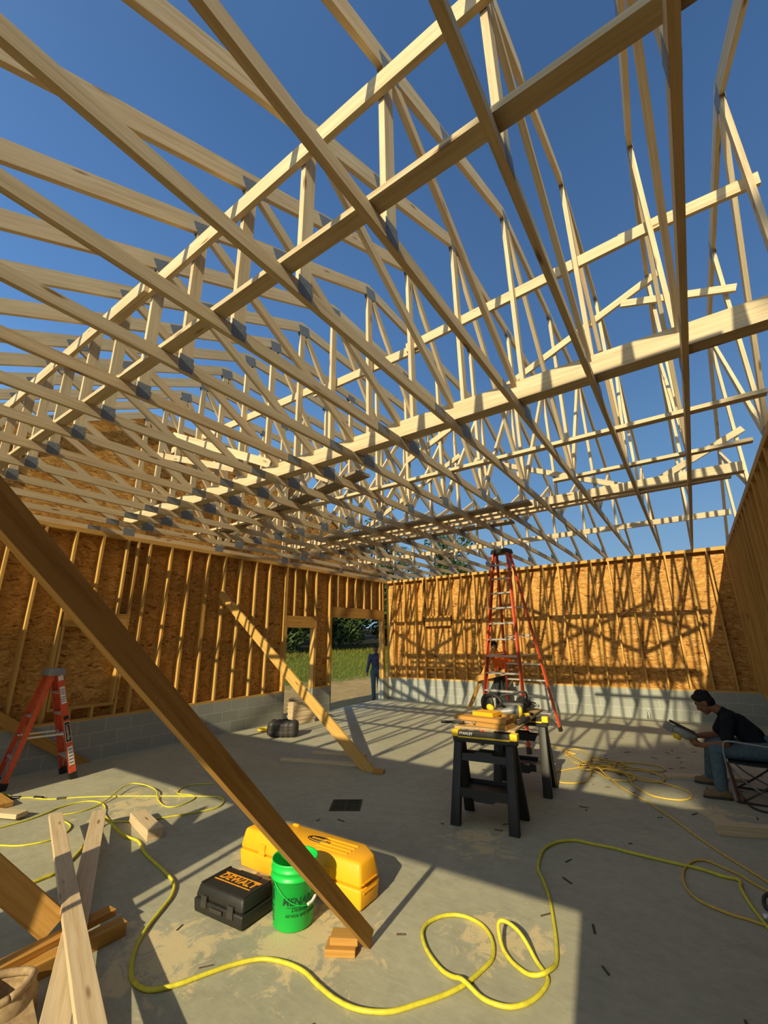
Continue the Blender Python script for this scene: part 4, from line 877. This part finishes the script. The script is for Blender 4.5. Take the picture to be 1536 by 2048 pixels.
def hand_geo(vs, fs, wrist, fwd, up, side, curl, k=1.0):
    """palm plus four curled fingers and a thumb. fwd: wrist to knuckles; up: back of the hand; side: +1/-1 where the thumb leaves"""
    f = Vector(fwd).normalized(); u = Vector(up); u = (u-f*u.dot(f)).normalized(); s = f.cross(u)*side
    W = Vector(wrist)
    for a, b_ in ((-0.028, 0.022), (-0.009, 0.022), (0.010, 0.022), (0.028, 0.020)):
        add_limb(vs, fs, [W+s*a*0.6*k, W+(f*0.05+s*a*1.0)*k, W+(f*0.088+s*a*1.05)*k], [0.018*k, 0.0155*k, 0.0115*k], 10)
    for j, (a, ln) in enumerate(((0.030, 0.070), (0.011, 0.078), (-0.009, 0.073), (-0.028, 0.058))):
        p = W+(f*0.090+s*a)*k; d = f.copy(); pts = [p]; rot = Matrix.Rotation(-curl*(0.9+0.1*j), 3, f.cross(u))
        for q_, seg in enumerate((0.44, 0.31, 0.25)):
            d = rot @ d; p = p+d*ln*seg*k; pts.append(p)
        add_limb(vs, fs, pts, [0.0105*k, 0.0098*k, 0.0088*k, 0.0075*k], 10)
    p0 = W+(f*0.030+s*0.030-u*0.004)*k; p1 = p0+(f*0.030+s*0.026-u*0.012)*k; p2 = p1+(f*0.030+s*0.004-u*0.016*curl)*k; p3 = p2+(f*0.022-s*0.010-u*0.014*curl)*k
    add_limb(vs, fs, [p0, p1, p2, p3], [0.016*k, 0.0125*k, 0.0105*k, 0.0085*k], 10)
def face_frame(fwd, up=(0, 0, 1)):
    x = Vector(fwd).normalized(); u = Vector(up); y_ = u.cross(x).normalized(); z_ = x.cross(y_)
    return Matrix((x, y_, z_)).transposed()
def boot(root, ankle, toe, mat, sole=BLK2, k=1.0, gz=0.0):
    a, t = Vector(ankle), Vector(toe); d = Vector((t.x-a.x, t.y-a.y, 0)).normalized(); n = Vector((-d.y, d.x, 0))
    v, f = [], []; g = gz
    heel = a-d*0.045; heel.z = g+0.05
    add_limb(v, f, [Vector((a.x, a.y, max(a.z, g+0.10)+0.05)), Vector((a.x, a.y, g+0.085))-d*0.01], [0.058*k, 0.058*k]); add_limb(v, f, [heel, Vector((a.x, a.y, g+0.055))+d*0.07], [0.043*k, 0.046*k])
    fw_ = Vector((a.x, a.y, g))+d*0.17
    for sx in (-1, 1): add_limb(v, f, [Vector((a.x, a.y, g+0.045))+d*0.04+n*sx*0.010, fw_-d*0.02+n*sx*0.014+Vector((0, 0, 0.038))], [0.040*k, 0.034*k])
    b = fuse('boot', v, f, mat, root, 0.008, (a.x, a.y, g+0.06), 2)
    for p in b.data.vertices:
        if p.co.z < -0.045: p.co.z = -0.045
    poly = [Vector((a.x, a.y, g+0.009))+d*u_+n*w_ for u_, w_ in ((-0.088, -0.028), (-0.05, -0.042), (0.05, -0.043), (0.12, -0.050), (0.165, -0.044), (0.190, -0.018), (0.190, 0.018), (0.165, 0.044), (0.12, 0.050), (0.05, 0.043), (-0.05, 0.042), (-0.088, 0.028))]
    s = prism('sole', poly, (0, 0, 0.016), sole, None); s.parent = b; s.location = Vector(s.location)-Vector(b.location)
    return b

def person(label, base, J, face, fup, mats, voxel=0.010, hands=True, collar=None, hat=False, k=1.0, gz=0.0):
    """J: pelvis, chest, neck, head, and per side shoulder, elbow, wrist, hip, knee, ankle, toe; one skin body, clothes as shells"""
    root = thing('person', label, 'person', (0, 0, 0))
    shirt, pants, shoes = mats; V = {n: Vector(p) for n, p in J.items() if isinstance(p, (tuple, Vector))}
    body = ([], []); sh = ([], []); pa = ([], [])
    R = face_frame(face, fup)
    sl = (V['sl'], V['sr']); hp = (V['hl'], V['hr'])
    mid = V['pelvis'].lerp(V['chest'], 0.5)
    def torso(tgt, g, top=True):
        add_limb(tgt[0], tgt[1], [hp[0].lerp(hp[1], 0.18), hp[0].lerp(hp[1], 0.82)], [0.115+g, 0.115+g]) if not top else None
        for a in (0.2, 0.8):
            add_limb(tgt[0], tgt[1], [hp[0].lerp(hp[1], a), V['pelvis'].lerp(V['chest'], 0.45)+(hp[0].lerp(hp[1], a)-V['pelvis'])*0.75, sl[0].lerp(sl[1], a)*0.8+V['chest']*0.2], [0.098+g, 0.095+g, 0.090+g])
        add_limb(tgt[0], tgt[1], [mid, V['chest']], [0.112+g, 0.110+g]); add_limb(tgt[0], tgt[1], [sl[0].lerp(V['chest'], 0.12), V['neck'].lerp(V['chest'], 0.45), sl[1].lerp(V['chest'], 0.12)], [0.064+g, 0.070+g, 0.064+g])
    torso(body, -0.012); add_limb(body[0], body[1], [V['neck'].lerp(V['chest'], 0.4), V['neck'], V['head'].lerp(V['neck'], 0.35)], [0.066, 0.056, 0.054])
    head_geo(body[0], body[1], V['head'], R, k)
    torso(sh, 0.006); add_limb(sh[0], sh[1], [V['neck'].lerp(V['chest'], 0.5), V['neck'].lerp(V['chest'], 0.12)], [0.080, 0.066])
    for s, i in (('l', 1), ('r', -1)):
        a, e, w_ = V['s'+s], V['e'+s], V['w'+s]
        add_limb(body[0], body[1], [a, a.lerp(e, 0.5), e, e.lerp(w_, 0.35), w_], [0.055, 0.048, 0.040, 0.041, 0.027])
        add_limb(body[0], body[1], [V['h'+s], V['h'+s].lerp(V['k'+s], 0.5), V['k'+s], V['k'+s].lerp(V['a'+s], 0.35), V['a'+s]], [0.085, 0.072, 0.054, 0.054, 0.038])
        h = J['hand_'+s]; hand_geo(body[0], body[1], w_, h['f'], h['u'], h['s'], h['c'], 0.95)
        if J.get('long_sleeve'): add_limb(sh[0], sh[1], [a, a.lerp(e, 0.5), e, w_.lerp(e, 0.05)], [0.074, 0.064, 0.056, 0.044])
        else: add_limb(sh[0], sh[1], [a, a.lerp(e, 0.5), a.lerp(e, 0.72)], [0.076, 0.068, 0.066])
        add_limb(pa[0], pa[1], [V['h'+s], V['h'+s].lerp(V['k'+s], 0.5), V['k'+s], V['k'+s].lerp(V['a'+s], 0.4), V['a'+s].lerp(V['k'+s], 0.03)], [0.104, 0.090, 0.073, 0.071, 0.066])
    add_limb(pa[0], pa[1], [hp[0].lerp(hp[1], 0.15), hp[0].lerp(hp[1], 0.85)], [0.112, 0.112]); add_limb(pa[0], pa[1], [V['pelvis'], V['pelvis'].lerp(V['chest'], 0.12)], [0.118, 0.116])
    o = V['pelvis']
    bd = fuse('body', body[0], body[1], SKIN, root, 0.0065, o, 2)
    fuse('shirt', sh[0], sh[1], shirt, root, 0.009, o, 2); fuse('trousers', pa[0], pa[1], pants, root, 0.009, o, 2)
    for s in ('l', 'r'): boot(root, V['a'+s], V['t'+s], shoes, BLK2, 1.0, J.get('gz'+s, gz))
    head_details(root, V['head'], R, k)
    if collar: tube('collar', [V['neck'].lerp(V['chest'], 0.15)+Vector((0.075*math.cos(a), 0.075*math.sin(a), 0.012)) for a in [i*math.pi/6 for i in range(13)]], 0.02, shirt, root, 8, 3)
    return root
# seated person, side on, reading the tool in his hands
man = {'pelvis': (8.70, -5.13, 0.525), 'chest': (8.47, -5.13, 0.765), 'neck': (8.325, -5.13, 0.895), 'head': (8.185, -5.13, 0.975),
  'sl': (8.385, -4.95, 0.820), 'el': (8.235, -4.92, 0.585), 'wl': (8.035, -5.03, 0.575), 'sr': (8.385, -5.315, 0.820), 'er': (8.315, -5.37, 0.565), 'wr': (8.075, -5.26, 0.515),
  'hl': (8.66, -5.03, 0.505), 'kl': (8.17, -4.94, 0.490), 'al': (8.10, -4.83, 0.105), 'tl': (7.93, -4.81, 0.04),
  'hr': (8.66, -5.25, 0.505), 'kr': (8.21, -5.35, 0.490), 'ar': (8.185, -5.37, 0.105), 'tr': (7.99, -5.39, 0.04),
  'hand_l': {'f': (-1, -0.35, -0.05), 'u': (0.1, 1, 0.35), 's': -1, 'c': 0.55}, 'hand_r': {'f': (-1, 0.25, 0.02), 'u': (0, -0.7, -0.7), 's': 1, 'c': 0.6}}
person('person in dark tee shirt and jeans seated at the right holding a tool', None, man, (-0.80, 0.0, -0.55), (0, 0, 1), (CHAR, DENIM, BOOT), k=1.0)
# tool held in the two hands
tg = thing('nail_gun', 'grey and yellow nail gun held by the seated person', 'nail gun', (7.99, -5.155, 0.575))
ax = Vector((-0.27, -0.03, 0.13)).normalized(); sd = Vector((0.30, 0, 0.62)).normalized()
tube('body', [-ax*0.05, ax*0.10, ax*0.24], 0.05, GREYP, tg, 16, 4, org=(0, 0, 0), rf=lambda u: 0.036+0.020*math.sin(math.pi*min(1, u*1.1)))
beam('magazine', -ax*0.02+Vector((0.02, 0, 0.055)), ax*0.25+Vector((0.02, 0, 0.065)), 0.05, 0.03, BLK2, tg, (0, 0, 1), 0.005)
beam('fence', ax*0.20-Vector((0, 0, 0.01)), ax*0.30+Vector((0, 0, 0.0)), 0.09, 0.09, GREYP, tg, (0, 0, 1), 0.012)
lathe('end_cap', [(0, 0), (0.042, 0), (0.046, 0.02), (0.040, 0.06), (0, 0.06)], YEL, tg, 20, ax*0.145-Vector((0.01, 0, 0.035)), (-0.35, 0, -0.9))
tube('handle', [Vector((0.02, 0, -0.01)), Vector((0.05, -0.01, -0.05)), Vector((0.09, -0.02, -0.07))], 0.019, BLK, tg, 10, 4, org=(0, 0, 0))
# folding chair of bent tube
ch = thing('folding_chair', 'folding tube chair with dark seat under the seated person', 'chair', (8.55, -5.13, 0))
for s, yy in ((1, -0.30), (-1, 0.30)):
    tube('arm_frame', [(-0.25, yy, 0.012), (-0.262, yy, 0.20), (-0.275, yy, 0.44), (-0.262, yy, 0.575), (-0.215, yy, 0.612), (0.0, yy, 0.598), (0.26, yy, 0.575)], 0.011, GREYP, ch, 10, 6, org=(0, 0, 0))
    tube('leg', [(-0.27, yy, 0.40), (-0.12, yy, 0.20), (0.20, yy, 0.012)], 0.010, GREYP, ch, 10, 3, org=(0, 0, 0))
    tube('leg', [(0.26, yy, 0.40), (0.10, yy, 0.22), (-0.20, yy, 0.012)], 0.010, BLK2, ch, 10, 3, org=(0, 0, 0))
    tube('back_post', [(0.24, yy*0.95, 0.38), (0.30, yy*0.95, 0.60), (0.36, yy*0.95, 0.88)], 0.011, GREYP, ch, 10, 4, org=(0, 0, 0))
    tube('floor_bar', [(-0.25, yy, 0.014), (0.0, yy, 0.012), (0.25, yy, 0.014)], 0.011, BLK2, ch, 8, 3, org=(0, 0, 0))
prism('seat', [(-0.25, -0.29, 0.405), (-0.05, -0.29, 0.385), (0.24, -0.29, 0.39), (0.24, -0.29, 0.372), (-0.05, -0.29, 0.367), (-0.25, -0.29, 0.388)], (0, 0.0001, 0), DKDEN, ch)
st = [o for o in ch.children if o.name.startswith('seat')][0]
bpy.data.objects.remove(st)
vs = [(x, y_, z-0.02*(1-abs(y_)/0.29)*0) for y_ in (-0.29, 0.29) for x, z in ((-0.25, 0.405), (-0.05, 0.392), (0.24, 0.392), (0.24, 0.376), (-0.05, 0.376), (-0.25, 0.389))]
fs = [(5, 4, 3, 2, 1, 0), (6, 7, 8, 9, 10, 11)]+[(i, (i+1) % 6, 6+(i+1) % 6, 6+i) for i in range(6)]
place('seat', vs, fs, (0, 0, 0.39), Matrix.Identity(3), DKDEN, ch)
vs = [(x, y_, z) for y_ in (-0.275, 0.275) for x, z in ((0.285, 0.52), (0.365, 0.87), (0.352, 0.872), (0.272, 0.522))]
place('backrest', vs, [(3, 2, 1, 0), (4, 5, 6, 7)]+[(i, (i+1) % 4, 4+(i+1) % 4, 4+i) for i in range(4)], (0.32, 0, 0.7), Matrix.Identity(3), DKDEN, ch)
tube('carry_strap', [(-0.262, -0.318, 0.40), (-0.235, -0.322, 0.22), (-0.225, -0.325, 0.06), (-0.19, -0.33, 0.02)], 0.013, STRAP, ch, 8, 5, org=(0, 0, 0))

# person walking past the large doorway outside
gx, gy, gz = -0.80, 0.40, -0.14
dv = Vector((0.82, 0.57, 0))          # to his left as seen from inside
def wp(a, f, z): return (gx+dv.x*a+0.57*f, gy+dv.y*a-0.82*f, gz+z)
walk = {'pelvis': wp(0, 0, 0.94), 'chest': wp(0, 0.0, 1.30), 'neck': wp(0, 0.01, 1.47), 'head': wp(-0.01, 0.03, 1.605),
  'sl': wp(0.185, 0, 1.40), 'el': wp(0.23, -0.08, 1.13), 'wl': wp(0.22, 0.02, 0.90), 'sr': wp(-0.185, 0, 1.40), 'er': wp(-0.25, 0.03, 1.13), 'wr': wp(-0.30, 0.10, 0.90),
  'hl': wp(0.09, 0, 0.90), 'kl': wp(0.11, -0.05, 0.50), 'al': wp(0.13, -0.28, 0.14), 'tl': wp(0.13, -0.12, 0.05),
  'hr': wp(-0.09, 0, 0.90), 'kr': wp(-0.09, 0.13, 0.50), 'ar': wp(-0.08, 0.13, 0.105), 'tr': wp(-0.08, 0.35, 0.04),
  'hand_l': {'f': (0.05, -0.1, -1), 'u': tuple(dv), 's': -1, 'c': 0.35}, 'hand_r': {'f': (0.05, -0.15, -1), 'u': tuple(-dv), 's': 1, 'c': 0.35}, 'long_sleeve': True, 'gzl': gz+0.035, 'gzr': gz}
person('person in navy pullover and jeans walking outside the large doorway', None, walk, (0.57, -0.82, -0.1), (0, 0, 1), (NAVY, DENIM, BLK2), collar=True, gz=gz)
# person in orange behind the tall ladder, back to the camera, bent over a board
ox, oy = 3.93, -0.62
def op(a, f, z): return (ox+0.93*a-0.36*f, oy+0.36*a+0.93*f*0.5, z)
orange = {'pelvis': op(0, 0, 0.93), 'chest': op(-0.02, 0.06, 1.26), 'neck': op(-0.05, 0.16, 1.43), 'head': op(-0.08, 0.22, 1.56),
  'sl': op(-0.21, 0.10, 1.36), 'el': op(-0.33, 0.16, 1.10), 'wl': op(-0.30, -0.30, 0.97), 'sr': op(0.18, 0.08, 1.36), 'er': op(0.30, 0.10, 1.12), 'wr': op(0.22, -0.34, 1.02),
  'hl': op(-0.09, 0, 0.90), 'kl': op(-0.11, 0.04, 0.49), 'al': op(-0.12, -0.02, 0.105), 'tl': op(-0.14, 0.18, 0.04),
  'hr': op(0.09, 0, 0.90), 'kr': op(0.12, 0.04, 0.49), 'ar': op(0.14, -0.04, 0.105), 'tr': op(0.16, 0.16, 0.04),
  'hand_l': {'f': (0.1, -0.8, -0.4), 'u': (0, 0.4, -0.9), 's': 1, 'c': 0.7}, 'hand_r': {'f': (0.0, -0.8, -0.4), 'u': (0, 0.4, -0.9), 's': -1, 'c': 0.7}}
person('person in orange shirt and dark trousers behind the tall ladder', None, orange, (-0.5, 0.75, -0.35), (0, 0, 1), (ORNC, DKDEN, BLK2))

# ------------------------------------------------------------------ small things on the slab
bag = thing('tool_bag', 'black zipped bag on the slab by the left block curb', 'tool bag', (1.30, -5.62, 0), math.radians(35))
v, f = [], []
for x in (-0.2, -0.1, 0.0, 0.1, 0.2):
    for yy in (-0.08, 0.0, 0.08):
        for z in (0.085, 0.15, 0.20): add_ball(v, f, (x, yy, z+0.015*(x < 0)), 0.09)
bb = fuse('body', v, f, BLK2, bag, 0.014, (0, 0, 0), 2)
for p in bb.data.vertices: p.co.z = max(p.co.z, 0.002)
tube('strap', [(-0.12, -0.13, 0.20), (-0.08, -0.11, 0.29), (0.05, -0.02, 0.31), (0.10, 0.08, 0.26)], 0.012, BLK, bag, 8, 5, org=(0, 0, 0))
tube('piping', [(-0.29, -0.08, 0.05), (-0.29, -0.1, 0.18), (-0.29, 0.05, 0.22), (-0.29, 0.13, 0.12)], 0.006, BLK, bag, 8, 4, org=(0, 0, 0))
cr_ = []
for i in range(31):
    a = i*2*math.pi/15; cr_.append((0.55+0.16*math.cos(a)*(1-0.01*i), -5.42+0.15*math.sin(a), 0.012+0.0012*i))
tag(tube('coiled_cord', cr_, 0.011, YEL, None, 8, 4), 'small coil of yellow cord by the left block curb', 'cord')
bt = thing('glass_bottle', 'small clear bottle at the base of the back block curb', 'bottle', (7.09, -0.16, 0.0))
lathe('body', [(0, 0.001), (0.034, 0.001), (0.036, 0.01), (0.036, 0.12), (0.014, 0.16), (0.013, 0.19), (0, 0.19)], GREYP, bt, 20); lathe('cap', [(0, 0), (0.016, 0), (0.016, 0.018), (0, 0.018)], WHT, bt, 16, (0, 0, 0.19))
# suede pouch in the lower left corner
po = thing('suede_pouch', 'tan suede pouch with a rolled rim in the lower left corner', 'pouch', (5.12, -10.98, 0.0), 0)
lathe('body', [(0.0, 0.003), (0.14, 0.003), (0.165, 0.03), (0.160, 0.10), (0.135, 0.15), (0.120, 0.155), (0.125, 0.11), (0.130, 0.04), (0.0, 0.02)], LEATHER, po, 32)
tube('rim', [(0.128*math.cos(a), 0.128*math.sin(a), 0.155+0.012*math.sin(2*a)) for a in [i*math.pi/8 for i in range(17)]], 0.018, LEATHER, po, 10, 3, org=(0, 0, 0))
place('flap', [(0.10, -0.10, 0.12), (0.10, 0.10, 0.12), (0.27, 0.10, 0.016), (0.27, -0.10, 0.016), (0.10, -0.10, 0.11), (0.10, 0.10, 0.11), (0.27, 0.10, 0.004), (0.27, -0.10, 0.004)], [(0, 1, 2, 3), (7, 6, 5, 4), (0, 4, 5, 1), (1, 5, 6, 2), (2, 6, 7, 3), (3, 7, 4, 0)], (0.2, 0, 0.06), Matrix.Identity(3), LEATHER, po)
# right edge: red tool end and its dark hose
rt_ = thing('red_tool', 'dark red tool with steel nose at the right edge beside the golden hose', 'tool', (8.34, -7.93, 0.0), 0.1)
tube('body', [(0.0, 0, 0.035), (0.06, 0.01, 0.037), (0.20, 0.03, 0.04)], 0.03, M_plain('dark_red', (0.22, 0.012, 0.012), 0.35, 0.5), rt_, 14, 4, org=(0, 0, 0)); tube('nose', [(-0.055, -0.01, 0.032), (0.0, 0, 0.035)], 0.017, ALU, rt_, 12, 3, org=(0, 0, 0))
tag(tube('black_hose', [(8.62, -7.60, 0.014), (8.42, -7.62, 0.05), (8.33, -7.66, 0.045), (8.31, -7.74, 0.014), (8.36, -7.80, 0.014), (8.60, -7.84, 0.014)], 0.012, BLK2, None, 10, 6), 'short black hose curl at the right edge of the slab', 'hose')
tag(tube('black_hose', [(8.34, -5.02, 0.012), (8.42, -5.55, 0.012), (8.62, -5.66, 0.012), (8.95, -5.58, 0.012)], 0.011, BLK2, None, 8, 6), 'black hose lying on the slab under the folding chair', 'hose')
rl = random.Random(11)
tw = []
for i in range(70):
    x, yy = (rl.uniform(6.6, 8.9), rl.uniform(-6.6, -2.5)) if i < 46 else (rl.uniform(4.6, 8.6), rl.uniform(-10.2, -7.0))
    a = rl.uniform(0, math.pi); ln = rl.uniform(0.012, 0.05); c_, s2 = math.cos(a), math.sin(a)
    tw.append((x, yy, c_, s2, ln))
vs, fs = [], []
for x, yy, c_, s2, ln in tw:
    b0 = len(vs); ww = rl.uniform(0.003, 0.010)
    for z in (0.0008, 0.006):
        vs += [(x-c_*ln-s2*ww, yy-s2*ln+c_*ww, z), (x+c_*ln-s2*ww*0.4, yy+s2*ln+c_*ww*0.4, z), (x+c_*ln+s2*ww, yy+s2*ln-c_*ww, z), (x-c_*ln+s2*ww*0.5, yy-s2*ln-c_*ww*0.5, z)]
    fs += [(b0+3, b0+2, b0+1, b0), (b0+4, b0+5, b0+6, b0+7)]+[(b0+i, b0+(i+1) % 4, b0+4+(i+1) % 4, b0+4+i) for i in range(4)]
tag(place('leaf_litter', vs, fs, (6.5, -6, 0), Matrix.Identity(3), BARK, None), 'scattered dark leaf crumbs and chips on the slab', 'litter', None, 'stuff')

# ------------------------------------------------------------------ trees, bank grass outside
def tree(x, yy, h, cr0, seed, label, dens=2400, trunk=True, low=0.25, leaf=0.17, lobes=None):
    rn = random.Random(seed); g0 = ground_z(x, yy)
    t = thing('tree', label, 'tree', (x, yy, g0), 0, 'trees beyond the building')
    pts = [(0, 0, -0.1), (0.1*rn.uniform(-1, 1), 0.1, h*0.3), (0.3*rn.uniform(-1, 1), 0.2, h*0.65), (0, 0, h*0.9)]
    vs, fs = tube_data(smooth_path(pts, 5), 0.2, 10, lambda u: 0.03*h*(1-u*0.85)); 
    for i in range(7):
        a = rn.uniform(0, 6.28); z0 = h*rn.uniform(0.3, 0.7); e = Vector((cr0*0.7*math.cos(a), cr0*0.7*math.sin(a), z0+h*0.18))
        v2, f2 = tube_data([Vector((0, 0, z0)), Vector((0, 0, z0)).lerp(e, 0.5)+Vector((0, 0, 0.1)), e], 0.05, 6, lambda u: 0.010*h*(1-u*0.8)); b0 = len(vs); vs += v2; fs += [tuple(b0+q for q in f_) for f_ in f2]
    place('trunk', vs, fs, (0, 0, 0), Matrix.Identity(3), BARK, t, True)
    blobs = [(Vector((rn.uniform(-1, 1)*cr0*0.62, rn.uniform(-1, 1)*cr0*0.62, h*rn.uniform(low+0.1, 0.88))), cr0*rn.uniform(0.32, 0.55)) for _ in range(17)]
    if lobes: blobs = [(Vector((a-x, b_-yy, c_-g0)), r_) for a, b_, c_, r_ in lobes]
    vs, fs = [], []
    for i in range(dens):
        c, r = rn.choice(blobs); d = Vector((rn.gauss(0, 1), rn.gauss(0, 1), rn.gauss(0, 1))).normalized(); p = c+d*r*(rn.random()**0.33)
        if p.z < h*low*0.6: continue
        n = Vector((rn.gauss(0, 1), rn.gauss(0, 1), rn.gauss(0, 1)+0.6)).normalized(); a = n.orthogonal().normalized(); b_ = n.cross(a); s = leaf*rn.uniform(0.6, 1.3)
        b0 = len(vs); vs += [p-a*s, p-b_*s*0.45+a*0.1*s+n*0.1*s, p+a*s, p+b_*s*0.45+a*0.1*s+n*0.1*s]; fs.append((b0, b0+1, b0+2, b0+3))
    me = bpy.data.meshes.new('foliage'); me.from_pydata(vs, [], fs); link('foliage', me, LEAF, t)
    return t
TL = 'leafy green tree beyond the left corner, %s'
for i, (x, yy, h, c, wh) in enumerate(((-26.5, 27.0, 15.2, 3.4, 'tallest and farthest left'), (-18.8, 28.0, 13.2, 3.2, 'directly over the wall corner'), (-11.6, 28.0, 11.4, 3.0, 'just left of the tall ladder'))):
    tree(x, yy, h, c, 20+i, TL % wh, 2800, True, 0.25, 0.24)
HL = 'dark shrubby tree on the bank seen through the %s'
for i, (x, yy, h, c, wh) in enumerate(((-14.2, 8.4, 5.2, 2.4, 'small doorway'), (-14.2, 14.2, 5.6, 2.45, 'large doorway, left part'), (-13.4, 20.0, 5.8, 2.45, 'large doorway, right part'), (-20.5, 12.0, 7.8, 3.1, 'gap between the other bank trees'), (-20.5, 19.6, 8.0, 3.2, 'large doorway, set farthest back'))):
    tree(x, yy, h, c, 60+i, HL % wh, 5000, True, 0.0, 0.2)
# the big tree south of the building whose crown shades the right-hand side of the room
LB = [(10.75, -26.2, 11.6, 0.52), (11.25, -25.8, 11.5, 0.65), (11.9, -26.0, 11.6, 1.0)]+[(13.4+1.25*math.cos(i*1.9)*math.sin(i*0.7+0.6), -26+1.2*math.sin(i*1.9), 12.4+1.0*math.cos(i*0.7+0.6), 1.05) for i in range(16)]
tree(13.3, -26.0, 13.2, 2.2, 91, 'tall broad tree south of the building shading its right side', 5200, True, 0.3, 0.2, LB)
rn = random.Random(5); vs, fs = [], []
for i in range(9000):
    x = rn.uniform(-15, -5.6); yy = rn.uniform(3, 19)
    if x > -6.9+1.2*noise.noise(Vector((x*0.5, yy*0.5, 2))) and rn.random() < 0.85: continue
    z = ground_z(x, yy); hh = rn.uniform(0.06, 0.24); a = rn.uniform(0, 6.28); ww = rn.uniform(0.008, 0.02); ln = Vector((rn.gauss(0, 0.09), rn.gauss(0, 0.09), 0))
    b0 = len(vs); vs += [(x-ww*math.cos(a), yy-ww*math.sin(a), z-0.02), (x+ww*math.cos(a), yy+ww*math.sin(a), z-0.02), (x+ln.x, yy+ln.y, z+hh)]; fs.append((b0, b0+1, b0+2))
me = bpy.data.meshes.new('bank_grass'); me.from_pydata(vs, [], fs)
tag(link('bank_grass', me, GRASSM), 'tall green grass growing on the bank outside the doorways', 'grass', None, 'stuff')
